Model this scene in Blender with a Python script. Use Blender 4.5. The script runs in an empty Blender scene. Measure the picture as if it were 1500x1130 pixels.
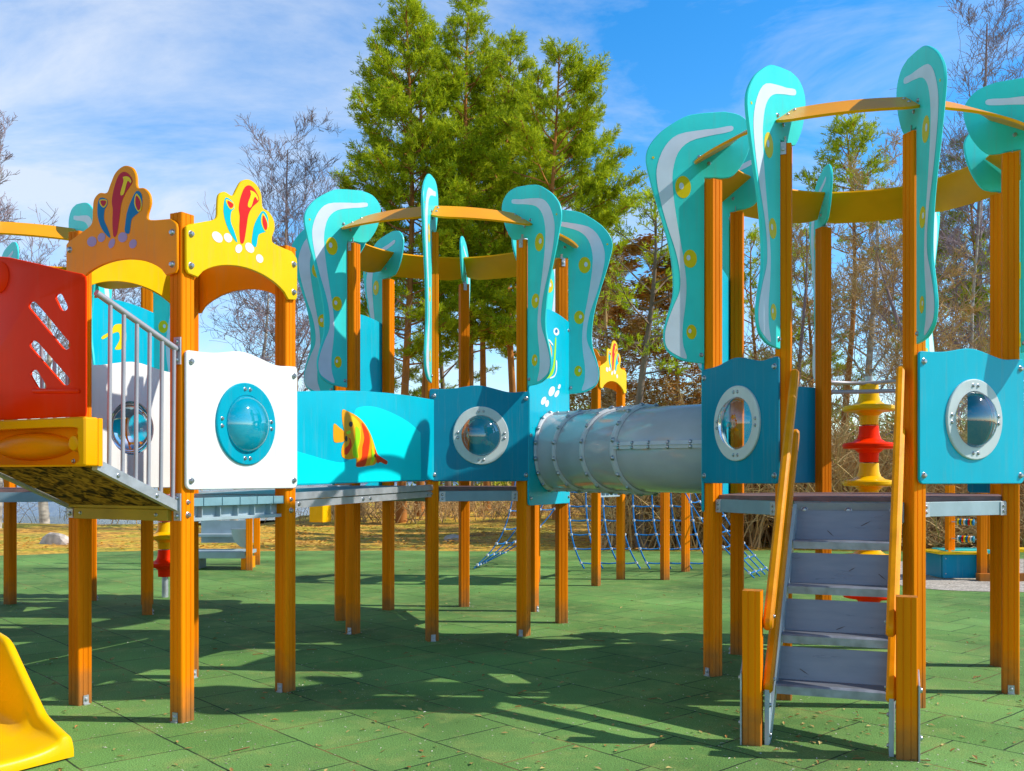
import bpy, bmesh, math, random
from mathutils import Vector, Matrix, Quaternion
from mathutils.geometry import tessellate_polygon
V = Vector
R = math.radians
sc = bpy.context.scene
col = sc.collection
UP = V((0, 0, 1))
F, CX, HY, EYE = 1390.0, 750.0, 700.5, 1.35      # photo measurements: focal length, centre column, horizon row (pixels), eye height (m)
rng = random.Random(7)

# ------------------------------------------------------------------ materials
def srgb(r, g, b):
    f = lambda c: c / 12.92 if c <= .04045 else ((c + .055) / 1.055) ** 2.4
    return (f(r / 255), f(g / 255), f(b / 255))

def mat(name, c, rough=.5, var=.12, scale=6.0, bump=0.0, bscale=60.0, metal=0.0, spec=.15, stretch=None, attr=None, attr_dark=.35, trans=0.0):
    m = bpy.data.materials.new(name); m.use_nodes = True
    nt = m.node_tree; N = nt.nodes; L = nt.links
    p = N['Principled BSDF']
    p.inputs['Roughness'].default_value = rough
    p.inputs['Metallic'].default_value = metal
    p.inputs['Specular IOR Level'].default_value = spec
    tc = N.new('ShaderNodeTexCoord')
    vec = tc.outputs['Object']
    if stretch:
        mp = N.new('ShaderNodeMapping'); mp.inputs['Scale'].default_value = stretch
        L.new(vec, mp.inputs['Vector']); vec = mp.outputs['Vector']
    nz = N.new('ShaderNodeTexNoise'); nz.inputs['Scale'].default_value = scale; nz.inputs['Detail'].default_value = 5
    L.new(vec, nz.inputs['Vector'])
    mr = N.new('ShaderNodeMapRange'); mr.inputs['From Min'].default_value = .3; mr.inputs['From Max'].default_value = .7
    mr.inputs['To Min'].default_value = 1 - var; mr.inputs['To Max'].default_value = 1 + var * .6
    L.new(nz.outputs['Fac'], mr.inputs['Value'])
    mx = N.new('ShaderNodeMix'); mx.data_type = 'RGBA'; mx.blend_type = 'MULTIPLY'; mx.inputs[0].default_value = 1
    mx.inputs[6].default_value = (*c, 1)
    L.new(mr.outputs['Result'], mx.inputs[7])
    out = mx.outputs[2]
    if 'wood' in name:      # each timber has its own tone, and dirt near the ground
        oi = N.new('ShaderNodeObjectInfo'); mo = N.new('ShaderNodeMapRange'); mo.inputs['To Min'].default_value = .78; mo.inputs['To Max'].default_value = 1.1
        L.new(oi.outputs['Random'], mo.inputs['Value'])
        mz = N.new('ShaderNodeMix'); mz.data_type = 'RGBA'; mz.blend_type = 'MULTIPLY'; mz.inputs[0].default_value = 1
        L.new(out, mz.inputs[6]); L.new(mo.outputs[0], mz.inputs[7]); out = mz.outputs[2]
        ge = N.new('ShaderNodeNewGeometry'); sp = N.new('ShaderNodeSeparateXYZ'); L.new(ge.outputs['Position'], sp.inputs[0])
        nd_ = N.new('ShaderNodeTexNoise'); nd_.inputs['Scale'].default_value = 9; nd_.inputs['Detail'].default_value = 6; L.new(ge.outputs['Position'], nd_.inputs['Vector'])
        ds = N.new('ShaderNodeMath'); ds.operation = 'MULTIPLY_ADD'; ds.inputs[1].default_value = -.35; L.new(nd_.outputs['Fac'], ds.inputs[0]); L.new(sp.outputs['Z'], ds.inputs[2])
        dm = N.new('ShaderNodeMapRange'); dm.inputs['From Min'].default_value = -.18; dm.inputs['From Max'].default_value = .10; dm.inputs['To Min'].default_value = .75; dm.inputs['To Max'].default_value = 0; L.new(ds.outputs[0], dm.inputs['Value'])
        dd = N.new('ShaderNodeMix'); dd.data_type = 'RGBA'; dd.inputs[7].default_value = (.16, .11, .05, 1); L.new(dm.outputs[0], dd.inputs[0]); L.new(out, dd.inputs[6]); out = dd.outputs[2]
    elif any(k in name for k in ('panel', 'wing', 'plastic', 'ring')):      # faint weathering: run-off streaks and scuffs
        g2 = N.new('ShaderNodeMapping'); g2.inputs['Scale'].default_value = (26, 26, 1.6); L.new(tc.outputs['Object'], g2.inputs['Vector'])
        ns = N.new('ShaderNodeTexNoise'); ns.inputs['Scale'].default_value = 1; ns.inputs['Detail'].default_value = 6; ns.inputs['Roughness'].default_value = .7; L.new(g2.outputs[0], ns.inputs['Vector'])
        ms_ = N.new('ShaderNodeMapRange'); ms_.inputs['From Min'].default_value = .52; ms_.inputs['From Max'].default_value = .8; ms_.inputs['To Max'].default_value = .12 if 'plastic' in name or 'board' in name else .42; L.new(ns.outputs['Fac'], ms_.inputs['Value'])
        n5 = N.new('ShaderNodeTexNoise'); n5.inputs['Scale'].default_value = 2.3; n5.inputs['Detail'].default_value = 4; L.new(tc.outputs['Object'], n5.inputs['Vector'])
        ml = N.new('ShaderNodeMath'); ml.operation = 'MULTIPLY'; L.new(ms_.outputs[0], ml.inputs[0]); L.new(n5.outputs['Fac'], ml.inputs[1])
        dd = N.new('ShaderNodeMix'); dd.data_type = 'RGBA'; dd.inputs[7].default_value = (.30, .28, .22, 1); L.new(ml.outputs[0], dd.inputs[0]); L.new(out, dd.inputs[6]); out = dd.outputs[2]
    if attr:
        at = N.new('ShaderNodeAttribute'); at.attribute_name = 'shade'
        m2 = N.new('ShaderNodeMix'); m2.data_type = 'RGBA'; m2.blend_type = 'MIX'
        m2.inputs[7].default_value = (*attr, 1)
        L.new(at.outputs['Fac'], m2.inputs[0]); L.new(out, m2.inputs[6]); out = m2.outputs[2]
    L.new(out, p.inputs['Base Color'])
    mr2 = N.new('ShaderNodeMapRange'); mr2.inputs['To Min'].default_value = max(.03, rough - .1); mr2.inputs['To Max'].default_value = min(1, rough + .12)
    L.new(nz.outputs['Fac'], mr2.inputs['Value']); L.new(mr2.outputs['Result'], p.inputs['Roughness'])
    if bump:
        n2 = N.new('ShaderNodeTexNoise'); n2.inputs['Scale'].default_value = bscale; n2.inputs['Detail'].default_value = 4
        L.new(vec, n2.inputs['Vector'])
        b = N.new('ShaderNodeBump'); b.inputs['Strength'].default_value = bump; b.inputs['Distance'].default_value = .02
        L.new(n2.outputs['Fac'], b.inputs['Height']); L.new(b.outputs['Normal'], p.inputs['Normal'])
    if trans:
        tr = N.new('ShaderNodeBsdfTranslucent'); L.new(out, tr.inputs['Color'])
        ms = N.new('ShaderNodeMixShader'); ms.inputs[0].default_value = trans
        L.new(p.outputs[0], ms.inputs[1]); L.new(tr.outputs[0], ms.inputs[2])
        L.new(ms.outputs[0], N['Material Output'].inputs['Surface'])
    return m

M = {}
M['wood'] = mat('post_wood', (.97, .255, .0), .6, .28, 9, .12, 40, spec=.08, stretch=(1, 1, .06))
M['wood_end'] = mat('post_end_wood', (.55, .2, .03), .6, .3, 30, .1)
M['rail_wood'] = mat('handrail_wood', (.97, .34, .0), .4, .2, 7, .06, 30)
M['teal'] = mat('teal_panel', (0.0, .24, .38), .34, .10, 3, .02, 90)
M['teal_lit'] = mat('teal_lit_panel', (.0, .46, .62), .34, .08, 3, .02, 90)  # with the darker teal above: sun and shade painted into one panel colour
M['cyan'] = mat('cyan_print', (.0, .78, .85), .36, .06, 3)
M['wing'] = mat('turquoise_wing', (.05, .74, .71), .33, .10, 4, .02, 90)
M['stripe'] = mat('pale_stripe_print', (.68, .76, .88), .36, .08, 6)
M['spot'] = mat('yellow_spot_print', (.78, .60, .01), .36, .08, 6)
M['white'] = mat('white_panel', (.80, .81, .79), .36, .05, 3, .02, 90)
M['yellow'] = mat('yellow_panel', (.92, .56, .002), .36, .07, 4, .02, 90)
M['orange'] = mat('orange_shade_panel', (.97, .31, .0), .38, .08, 4, .02, 90)  # crown yellow with shade painted in; real orange on the low side boards
M['board'] = mat('yellow_board', (.98, .37, .0), .34, .08, 4, .02, 90)
M['coral_red'] = mat('red_print', (.72, .02, .015), .36, .06)
M['coral_shade'] = mat('shaded_red_print', (.55, .012, .03), .36, .06)
M['coral_blue'] = mat('blue_print', (.0, .48, .60), .36, .06)
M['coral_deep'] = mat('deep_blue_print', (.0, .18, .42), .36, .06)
M['pebble'] = mat('white_pebble_print', (.80, .76, .78), .36, .06)
M['pebble_shade'] = mat('shaded_pebble_print', (.40, .30, .52), .36, .06)
M['green_print'] = mat('lime_print', (.38, .75, .01), .36, .06)
M['fish_orange'] = mat('fish_orange_print', (.90, .36, .006), .36, .06)
M['fish_yellow'] = mat('fish_yellow_print', (.88, .62, .01), .36, .06)
M['fish_red'] = mat('fish_red_print', (.80, .05, .006), .36, .06)
M['dark'] = mat('dark_print', (.08, .05, .04), .4, .1)
M['red'] = mat('red_moulded_plastic', (1.0, .032, .0), .4, .08, 2.5, .03, 120, spec=.06)
M['slide'] = mat('yellow_moulded_plastic', (.90, .50, .002), .26, .06, 2.5, .03, 120)
M['slide_in'] = mat('shaded_yellow_plastic', (.95, .27, .0), .35, .08, 2.5)  # slide yellow with the shade of the recess painted in
M['steel'] = mat('galvanised_steel', (.50, .52, .56), .42, .18, 12, .04, 60, .55)
M['rail'] = mat('grey_rail_paint', (.44, .42, .46), .4, .1, 8, 0, 60, .3)
M['bolt'] = mat('bolt_steel', (.40, .42, .45), .3, .12, 20, 0, 60, .8)
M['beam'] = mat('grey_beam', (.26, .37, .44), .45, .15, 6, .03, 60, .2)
M['beam_lit'] = mat('lit_grey_beam', (.40, .50, .55), .45, .15, 6, .03, 60, .2)  # lit copy of the grey beam, sunlight put into the colour
M['khaki'] = mat('khaki_beam', (.42, .28, .03), .5, .15, 6)
M['deck'] = mat('brown_deck', (.22, .13, .12), .6, .25, 10, .1, 80)
M['plank'] = mat('teal_grey_plank', (.20, .36, .42), .5, .15, 10, .06, 60)
M['step'] = mat('step_steel', (.24, .26, .30), .30, .14, 3, .05, 50, .35, stretch=(1.5, 1.5, 9))
M['step_edge'] = mat('worn_step_edge', (.36, .40, .48), .36, .3, 14, .04, 70, .5)
M['tunnel'] = mat('grey_tunnel_plastic', (.46, .48, .52), .12, .12, 3, .015, 30, spec=.6)
M['tunnel_rim'] = mat('pale_tunnel_flange', (.58, .60, .64), .34, .10, 5)
M['rope'] = mat('blue_rope', (.01, .19, .55), .7, .25, 60, .2, 200)
M['clamp'] = mat('white_rope_clamp', (.6, .62, .66), .4, .1)
M['ring'] = mat('grey_white_ring', (.60, .66, .66), .36, .07, 8)
M['ring_teal'] = mat('teal_ring', (.0, .36, .50), .32, .07, 8)

def mottled(name):
    m = mat(name, (.16, .10, .02), .7, .5, 14)
    nt = m.node_tree; N = nt.nodes; L = nt.links
    nz = N.new('ShaderNodeTexNoise'); nz.inputs['Scale'].default_value = 16; nz.inputs['Detail'].default_value = 6; nz.inputs['Distortion'].default_value = 1.2
    tc = N.new('ShaderNodeTexCoord'); L.new(tc.outputs['Object'], nz.inputs['Vector'])
    r = N.new('ShaderNodeValToRGB'); e = r.color_ramp.elements
    e[0].position = .40; e[0].color = (.012, .008, .006, 1); e[1].position = .62; e[1].color = (.36, .22, .04, 1)
    k = e.new(.5); k.color = (.16, .095, .02, 1)
    L.new(nz.outputs['Fac'], r.inputs[0]); L.new(r.outputs[0], N['Principled BSDF'].inputs['Base Color'])
    return m
M['mottle'] = mottled('mottled_brown_board')

def dome_mat(name, tint, opaque=None):
    m = bpy.data.materials.new(name); m.use_nodes = True
    nt = m.node_tree; N = nt.nodes; L = nt.links
    N.remove(N['Principled BSDF'])
    tr = N.new('ShaderNodeBsdfTransparent'); tr.inputs['Color'].default_value = (*tint, 1)
    gl = N.new('ShaderNodeBsdfGlossy'); gl.inputs['Roughness'].default_value = .04
    fr = N.new('ShaderNodeFresnel'); fr.inputs['IOR'].default_value = 2.3
    ms = N.new('ShaderNodeMixShader')
    nz = N.new('ShaderNodeTexNoise'); nz.inputs['Scale'].default_value = 9
    tc = N.new('ShaderNodeTexCoord'); L.new(tc.outputs['Object'], nz.inputs['Vector'])
    bp = N.new('ShaderNodeBump'); bp.inputs['Strength'].default_value = .05; L.new(nz.outputs['Fac'], bp.inputs['Height'])
    L.new(bp.outputs['Normal'], gl.inputs['Normal'])
    L.new(fr.outputs[0], ms.inputs[0]); L.new(gl.outputs[0], ms.inputs[2])
    if opaque:
        d = N.new('ShaderNodeBsdfDiffuse'); d.inputs['Color'].default_value = (*opaque, 1)
        m1 = N.new('ShaderNodeMixShader'); m1.inputs[0].default_value = .75
        L.new(tr.outputs[0], m1.inputs[1]); L.new(d.outputs[0], m1.inputs[2]); L.new(m1.outputs[0], ms.inputs[1])
    else:
        L.new(tr.outputs[0], ms.inputs[1])
    L.new(ms.outputs[0], N['Material Output'].inputs['Surface'])
    return m
M['dome'] = dome_mat('clear_dome', (.88, .93, .95))
M['dome_teal'] = dome_mat('teal_dome', (.3, .8, .9), (.0, .36, .50))

# ------------------------------------------------------------------ mesh builder
class MB:
    def __init__(s): s.v = []; s.f = []; s.m = []; s.sh = []
    def add(s, vs, fs, m=0, sh=0.0):
        o = len(s.v); s.v += [tuple(v) for v in vs]
        for f in fs: s.f.append(tuple(i + o for i in f)); s.m.append(m); s.sh.append(sh)
    def bar(s, o, ux, uy, uz, m=0):
        """box from corner-centre o with full-length axis vectors"""
        o, ux, uy, uz = V(o), V(ux) / 2, V(uy) / 2, V(uz) / 2
        vs = [o + ux * a + uy * b + uz * c for a in (-1, 1) for b in (-1, 1) for c in (-1, 1)]
        s.add(vs, [(0, 1, 3, 2), (4, 6, 7, 5), (0, 4, 5, 1), (2, 3, 7, 6), (0, 2, 6, 4), (1, 5, 7, 3)], m)
    def box(s, lo, hi, m=0):
        lo, hi = V(lo), V(hi); c = (lo + hi) / 2; d = hi - lo
        s.bar(c, (d.x, 0, 0), (0, d.y, 0), (0, 0, d.z), m)
    def beam(s, p, q, w, h, m=0, side=None):
        """rectangular bar from p to q; w across (horizontal), h upright"""
        p, q = V(p), V(q); d = q - p; x = side if side else d.cross(UP).normalized(); z = x.cross(d).normalized()
        s.bar((p + q) / 2, d, x * w, z * h, m)
    def tube(s, pts, r, n=8, m=0, cap=True, sh=0.0):
        pts = [V(p) for p in pts]; k = len(pts)
        rs = r if isinstance(r, (list, tuple)) else [r] * k
        vs = []; ref = None
        for i, p in enumerate(pts):
            d = (pts[min(i + 1, k - 1)] - pts[max(i - 1, 0)])
            if d.length < 1e-9: d = V((0, 0, 1))
            d.normalize()
            if ref is None:
                ref = d.orthogonal().normalized()
            ref = (ref - d * ref.dot(d))
            if ref.length < 1e-6: ref = d.orthogonal()
            ref.normalize(); b = d.cross(ref)
            for j in range(n):
                a = 2 * math.pi * j / n
                vs.append(p + (ref * math.cos(a) + b * math.sin(a)) * rs[i])
        fs = []
        for i in range(k - 1):
            for j in range(n):
                j2 = (j + 1) % n
                fs.append((i * n + j, i * n + j2, (i + 1) * n + j2, (i + 1) * n + j))
        if cap: fs.append(tuple(reversed(range(n)))); fs.append(tuple((k - 1) * n + j for j in range(n)))
        s.add(vs, fs, m, sh)
    def lathe(s, prof, o, axis=UP, n=24, m=0):
        """prof: (radius, height) along axis from o"""
        axis = V(axis).normalized(); x = axis.orthogonal().normalized(); y = axis.cross(x); o = V(o)
        vs = []; fs = []; rows = []
        for r, h in prof:
            if r < 1e-6: rows.append([len(vs)]); vs.append(o + axis * h)
            else:
                rows.append(list(range(len(vs), len(vs) + n)))
                for j in range(n):
                    a = 2 * math.pi * j / n; vs.append(o + axis * h + (x * math.cos(a) + y * math.sin(a)) * r)
        for a, b in zip(rows, rows[1:]):
            for j in range(n):
                j2 = (j + 1) % n
                if len(a) == 1 and len(b) == 1: continue
                if len(a) == 1: fs.append((a[0], b[j], b[j2]))
                elif len(b) == 1: fs.append((a[j], a[j2], b[0]))
                else: fs.append((a[j], a[j2], b[j2], b[j]))
        s.add(vs, fs, m)
    def poly(s, fr, pts, b, m=0):
        t = tessellate_polygon([[V((p[0], p[1], 0)) for p in pts]])
        s.add([fr.P(p[0], p[1], b) for p in pts], t, m)
    def prism(s, fr, outer, b0, b1, holes=(), c=.003, m=0, medge=None):
        """plate with outline outer (a,z), holes, between offsets b0<b1, chamfered rim"""
        if area(outer) < 0: outer = outer[::-1]
        hs = [h if area(h) < 0 else h[::-1] for h in holes]
        ins = inset(outer, c); n = len(outer)
        loops = [(ins, b0), (outer, b0 + c), (outer, b1 - c), (ins, b1)]
        vs = []; fs = []; ms = []
        for lp, b in loops: vs += [fr.P(p[0], p[1], b) for p in lp]
        me = m if medge is None else medge
        for k in range(3):
            for i in range(n):
                j = (i + 1) % n; fs.append((k * n + i, k * n + j, (k + 1) * n + j, (k + 1) * n + i)); ms.append(me)
        ho = []
        for h in hs:
            ho.append(len(vs)); q = len(h)
            vs += [fr.P(p[0], p[1], b0) for p in h] + [fr.P(p[0], p[1], b1) for p in h]
            o = ho[-1]
            for i in range(q):
                j = (i + 1) % q; fs.append((o + i, o + j, o + q + j, o + q + i)); ms.append(me)
        t = tessellate_polygon([[V((*p, 0)) for p in ins]] + [[V((*p, 0)) for p in h] for h in hs])
        mapf = list(range(3 * n, 4 * n)); mapb = list(range(0, n))
        for o, h in zip(ho, hs):
            q = len(h); mapb += list(range(o, o + q)); mapf += list(range(o + q, o + 2 * q))
        for a in t:
            fs.append(tuple(mapf[i] for i in a)); ms.append(m)
            fs.append(tuple(mapb[i] for i in reversed(a))); ms.append(m)
        o = len(s.v); s.v += [tuple(v) for v in vs]
        for f, mm in zip(fs, ms): s.f.append(tuple(i + o for i in f)); s.m.append(mm); s.sh.append(0.0)
    def mesh(s, name, mats, off=V((0, 0, 0)), fix=True, smooth=35, shade=False):
        me = bpy.data.meshes.new(name)
        me.from_pydata([(v[0] - off.x, v[1] - off.y, v[2] - off.z) for v in s.v], [], s.f)
        for x in mats: me.materials.append(x)
        if len(mats) > 1: me.polygons.foreach_set('material_index', s.m)
        if shade:
            a = me.attributes.new('shade', 'FLOAT', 'FACE'); a.data.foreach_set('value', s.sh)
        if fix:
            bm = bmesh.new(); bm.from_mesh(me); bmesh.ops.recalc_face_normals(bm, faces=bm.faces); bm.to_mesh(me); bm.free()
        me.update()
        if smooth:
            me.shade_smooth(); me.set_sharp_from_angle(angle=R(smooth))
        return me

def area(p):
    return sum(p[i][0] * p[(i + 1) % len(p)][1] - p[(i + 1) % len(p)][0] * p[i][1] for i in range(len(p))) / 2
def inset(p, c):
    out = []; n = len(p)
    for i in range(n):
        a, b, d = V(p[i - 1]), V(p[i]), V(p[(i + 1) % n])
        e1 = (b - a); e2 = (d - b)
        if e1.length < 1e-9 or e2.length < 1e-9: out.append((b.x, b.y)); continue
        e1.normalize(); e2.normalize()
        n1 = V((-e1.y, e1.x)); n2 = V((-e2.y, e2.x)); nn = n1 + n2
        if nn.length < 1e-3: nn = n1
        nn.normalize(); k = c / max(.5, nn.dot(n1))
        out.append((b.x + nn.x * k, b.y + nn.y * k))
    return out
def circ(a, z, r, n=32, rz=None, tilt=0):
    rz = rz or r; ct, st = math.cos(tilt), math.sin(tilt); o = []
    for i in range(n):
        t = 2 * math.pi * i / n; x, y = r * math.cos(t), rz * math.sin(t)
        o.append((a + x * ct - y * st, z + x * st + y * ct))
    return o
def spline(pts, k=5, closed=True):
    """Catmull-Rom through 2D points"""
    o = []; n = len(pts); rg = range(n) if closed else range(n - 1)
    for i in rg:
        g = (lambda q: pts[q % n]) if closed else (lambda q: pts[max(0, min(n - 1, q))])
        p0, p1, p2, p3 = (V(g(i + d)) for d in (-1, 0, 1, 2))
        for j in range(k):
            t = j / k
            o.append(tuple(.5 * ((2 * p1) + (p2 - p0) * t + (2 * p0 - 5 * p1 + 4 * p2 - p3) * t * t + (3 * p1 - p0 - 3 * p2 + p3) * t ** 3)))
    if not closed: o.append(tuple(pts[-1]))
    return o
def rrect(a0, z0, a1, z1, r, n=5):
    o = []
    for cx, cz, s in ((a1 - r, z0 + r, -90), (a1 - r, z1 - r, 0), (a0 + r, z1 - r, 90), (a0 + r, z0 + r, 180)):
        for i in range(n + 1):
            t = R(s + 90 * i / n); o.append((cx + r * math.cos(t), cz + r * math.sin(t)))
    return o

class Frame:
    """upright plane: O base point, u along, n outward"""
    def __init__(s, O, u, n): s.O = V((O[0], O[1], 0)); s.u = V((u[0], u[1], 0)).normalized(); s.n = V((n[0], n[1], 0)).normalized()
    def P(s, a, z, b=0.0): return s.O + s.u * a + s.n * b + UP * z
    def px(s, x, y, b=0.0):
        """(a,z) of the photo point x,y measured on this plane"""
        d = V(((x - CX) / F, 1, (HY - y) / F)); o = V((0, 0, EYE)); q = s.O + s.n * b
        t = (q - o).dot(s.n) / d.dot(s.n); p = o + d * t
        return ((p - s.O).dot(s.u), p.z)

def at(x, y, Z): return V(((x - CX) * Z / F, Z, EYE + (HY - y) * Z / F))
def ground(x, y): Z = F * EYE / (y - HY); return V(((x - CX) * Z / F, Z, 0))

# ------------------------------------------------------------------ objects
def meta(o, label=None, cat=None, group=None, kind=None):
    if label: o['label'] = label
    if cat: o['category'] = cat
    if group: o['group'] = group
    if kind: o['kind'] = kind
    return o
def link(name, data, parent=None, loc=(0, 0, 0)):
    o = bpy.data.objects.new(name, data); col.objects.link(o); o.location = loc
    if parent: o.parent = parent
    return o
class Thing:
    def __init__(s, name, label, cat, loc, group=None):
        s.loc = V(loc); s.o = link(name, None, None, s.loc); s.o.empty_display_size = .2
        meta(s.o, label, cat, group)
    def part(s, name, mb, mats, parent=None, label=None, **k):
        if not isinstance(mats, (list, tuple)): mats = [mats]
        o = link(name, mb.mesh(name, mats, s.loc, **k), parent or s.o)
        if label: o['label'] = label
        return o
    def bolt(s, p, n, parent, sc_=1.0, name='bolt'):
        o = link(name, BOLT, parent, V(p) - s.loc)
        o.rotation_mode = 'QUATERNION'; o.rotation_quaternion = UP.rotation_difference(V(n).normalized()); o.scale = (sc_,) * 3
        return o
def copy_tree(o, parent=None):
    c = o.copy(); col.objects.link(c)
    if parent: c.parent = parent
    for ch in list(o.children): copy_tree(ch, c)
    return c

b = MB(); b.lathe([(.0, -.004), (.020, -.004), (.020, .0), (.0165, .002), (.0155, .008), (.011, .014), (0, .016)], (0, 0, 0), UP, 10)
BOLT = b.mesh('bolt', [M['bolt']])

# ------------------------------------------------------------------ posts
PS = .0475
def post_mesh(h, name):
    c = .006; g = .003; gd = .0028; one = []
    # one side from corner to corner along +x at y=-PS, two grooves
    one = [(-PS + c, -PS)]
    for gx in (-.017, .017):
        one += [(gx - g, -PS), (gx - g * .6, -PS + gd), (gx + g * .6, -PS + gd), (gx + g, -PS)]
    one += [(PS - c, -PS)]
    prof = []
    for k in range(4):
        ck, sk = (1, 0, -1, 0)[k], (0, 1, 0, -1)[k]
        prof += [(x * ck - y * sk, x * sk + y * ck) for x, y in one]
    mb = MB(); n = len(prof)
    vs = [(x, y, z) for z in (0, h) for x, y in prof]
    mb.add(vs, [(i, (i + 1) % n, n + (i + 1) % n, n + i) for i in range(n)], 0)
    mb.add([(x, y, h) for x, y in prof], [tuple(range(n))], 1)
    return mb.mesh(name, [M['wood'], M['wood_end']], smooth=0, fix=False)
TOP, TOP_S = 3.383, 2.815
POST = post_mesh(TOP, 'post'); POST_S = post_mesh(TOP_S, 'post')
b = MB(); b.box((-.018, -PS - .006, .007), (.018, -PS - .001, .056)); b.box((-.02, -PS - .016, 0.0), (.02, -PS - .001, .0065))
b.lathe([(.011, 0), (.011, .006), (.007, .01), (0, .011)], (0, -PS - .006, .033), (0, -1, 0), 8)
SHOE = b.mesh('foot_bracket', [M['steel']])
b = MB(); b.bar((0, -PS - .003, TOP - .03), (.034, 0, 0), (0, .005, 0), (0, 0, .075)); b.bar((0, -PS + .010, TOP + .005), (.034, 0, 0), (0, .03, 0), (0, 0, .005)); b.bar((0, -.012, TOP + .028), (.03, 0, 0), (0, .004, 0), (0, 0, .05))
b.lathe([(.012, 0), (.012, .008), (0, .012)], (0, -PS - .006, TOP - .035), (0, -1, 0), 8)
BRACK = b.mesh('top_bracket', [M['steel']])
def add_post(T, x, y, ang, mesh, bracket=True, shoe=True):
    o = link('post', mesh, T.o, V((x, y, 0)) - T.loc); o.rotation_euler = (0, 0, ang)
    if shoe:
        s = link('foot_bracket', SHOE, o); s.rotation_euler = (0, 0, R(90) * rng.randrange(2))
    if bracket:
        s = link('top_bracket', BRACK, o); s.rotation_euler = (0, 0, R(90) * rng.randrange(4))
    return o

# ------------------------------------------------------------------ wing panels
WING = [(.063, 3.845), (.18, 3.82), (.28, 3.765), (.38, 3.69), (.455, 3.593), (.474, 3.50), (.448, 3.378), (.405, 3.23), (.36, 3.09), (.315, 2.93), (.287, 2.75),
        (.287, 2.586), (.333, 2.423), (.352, 2.316), (.325, 2.215), (.24, 2.156), (.14, 2.137)]
HEAD = [(-.03, 3.405), (-.075, 3.405), (-.15, 3.43), (-.235, 3.55), (-.28, 3.70), (-.262, 3.785), (-.19, 3.845), (-.08, 3.862)]
def cpx(pts, k=2.568, ox=930, oy=60):
    return [((1044 - (x / k + ox)) * .00482, EYE + (HY - (y / k + oy)) * .00464) for x, y in pts]
STRIPE = cpx([(362, 308), (300, 322), (250, 330), (160, 352), (110, 400), (82, 470), (80, 530), (95, 610), (120, 700), (150, 790), (166, 870), (166, 940), (142, 1000), (120, 1060), (110, 1110), (118, 1155), (150, 1180), (192, 1195),
              (180, 1150), (176, 1110), (178, 1060), (186, 1000), (191, 920), (182, 830), (166, 740), (151, 650), (140, 560), (140, 490), (160, 420), (205, 375), (280, 350), (330, 338), (366, 325)])
STRIPE_S = spline(STRIPE, 3)
SPOTS = [(.215, 3.33, .056, .076), (.165, 2.844, .048, .062), (.155, 2.345, .036, .05)]
def wing(T, px, py, d, bolts=True):
    fr = Frame((px, py), d, (-d.y, d.x))
    out = spline(WING, 4, False) + [(.062, 2.132), (.062, 3.40)] + spline(HEAD, 4, False)
    mb = MB(); mb.prism(fr, out, -.010, .010, c=.004, m=0)
    for s in (1, -1):
        b = s * .0115
        mb.poly(fr, STRIPE_S, b, 1)
        for a, z, rx, rz in SPOTS:
            mb.poly(fr, circ(a, z, rx, 28, rz), b, 2)
            mb.poly(fr, circ(a + .012, z + .006, rx * .3, 16, rz * .3), b + s * .001, 1)
        mb.poly(fr, circ(.425, 3.52, .009, 10), b, 2)
    w = T.part('wing_panel', mb, [M['wing'], M['stripe'], M['spot']])
    if bolts:
        for s in (1, -1):
            T.bolt(fr.P(.085, 2.19, s * .010), fr.n * s, w, .8)
            T.bolt(fr.P(.03, 3.50, s * .010), fr.n * s, w, .7); T.bolt(fr.P(.10, 3.54, s * .010), fr.n * s, w, .7)
    return w
def ring_board(T, c, pa, pb, bolts=True):
    """tilted yellow board following a cone from wing to wing"""
    va, vb = V(pa) - V(c), V(pb) - V(c); ra, rb = va.length, vb.length
    aa = math.atan2(va.y, va.x); ab = math.atan2(vb.y, vb.x)
    while ab < aa: ab += 2 * math.pi
    mb = MB(); n = 14; rows = []; th = .016
    for i in range(n + 1):
        t = i / n; ang = aa + (ab - aa) * (.016 + .968 * t); r0 = ra + (rb - ra) * t - .015 * 4 * t * (1 - t)
        e = min(t, 1 - t); ro = .175 if e > .10 else .175 - .045 * (1 - e / .10)
        ri = -.115
        row = []
        for (rr) in (ri, ro):
            zz = 3.645 - (rr + .115) * .585
            row.append((rr, zz))
        d = V((math.cos(ang), math.sin(ang), 0)); cc = V((c[0], c[1], 0))
        nn = d * .505 + UP * .863
        p = [cc + d * (r0 + a) + UP * z for a, z in row]
        rows.append([p[0], p[1], p[1] - nn * th, p[0] - nn * th])
    vs = [q for r in rows for q in r]; fs = []
    for i in range(n):
        for j in range(4):
            k = (j + 1) % 4; fs.append((i * 4 + j, i * 4 + k, i * 4 + 4 + k, i * 4 + 4 + j))
    fs += [(0, 1, 2, 3), (n * 4 + 3, n * 4 + 2, n * 4 + 1, n * 4)]
    mb.add(vs, fs)
    o = T.part('ring_board', mb, M['board'], smooth=30)
    if bolts:
        for i, off in ((0, .06), (n, -.06)):
            r = rows[i]; d = (r[1] - r[0]); nx = (rows[min(i + 1, n)][0] - rows[max(i - 1, 0)][0]).normalized() * (.03 if i == 0 else -.03)
            for k in (.25, .62): T.bolt(r[0] + d * k + nx, d.cross(nx) if d.cross(nx).z > 0 else -d.cross(nx), o, .62)
    return o

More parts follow.
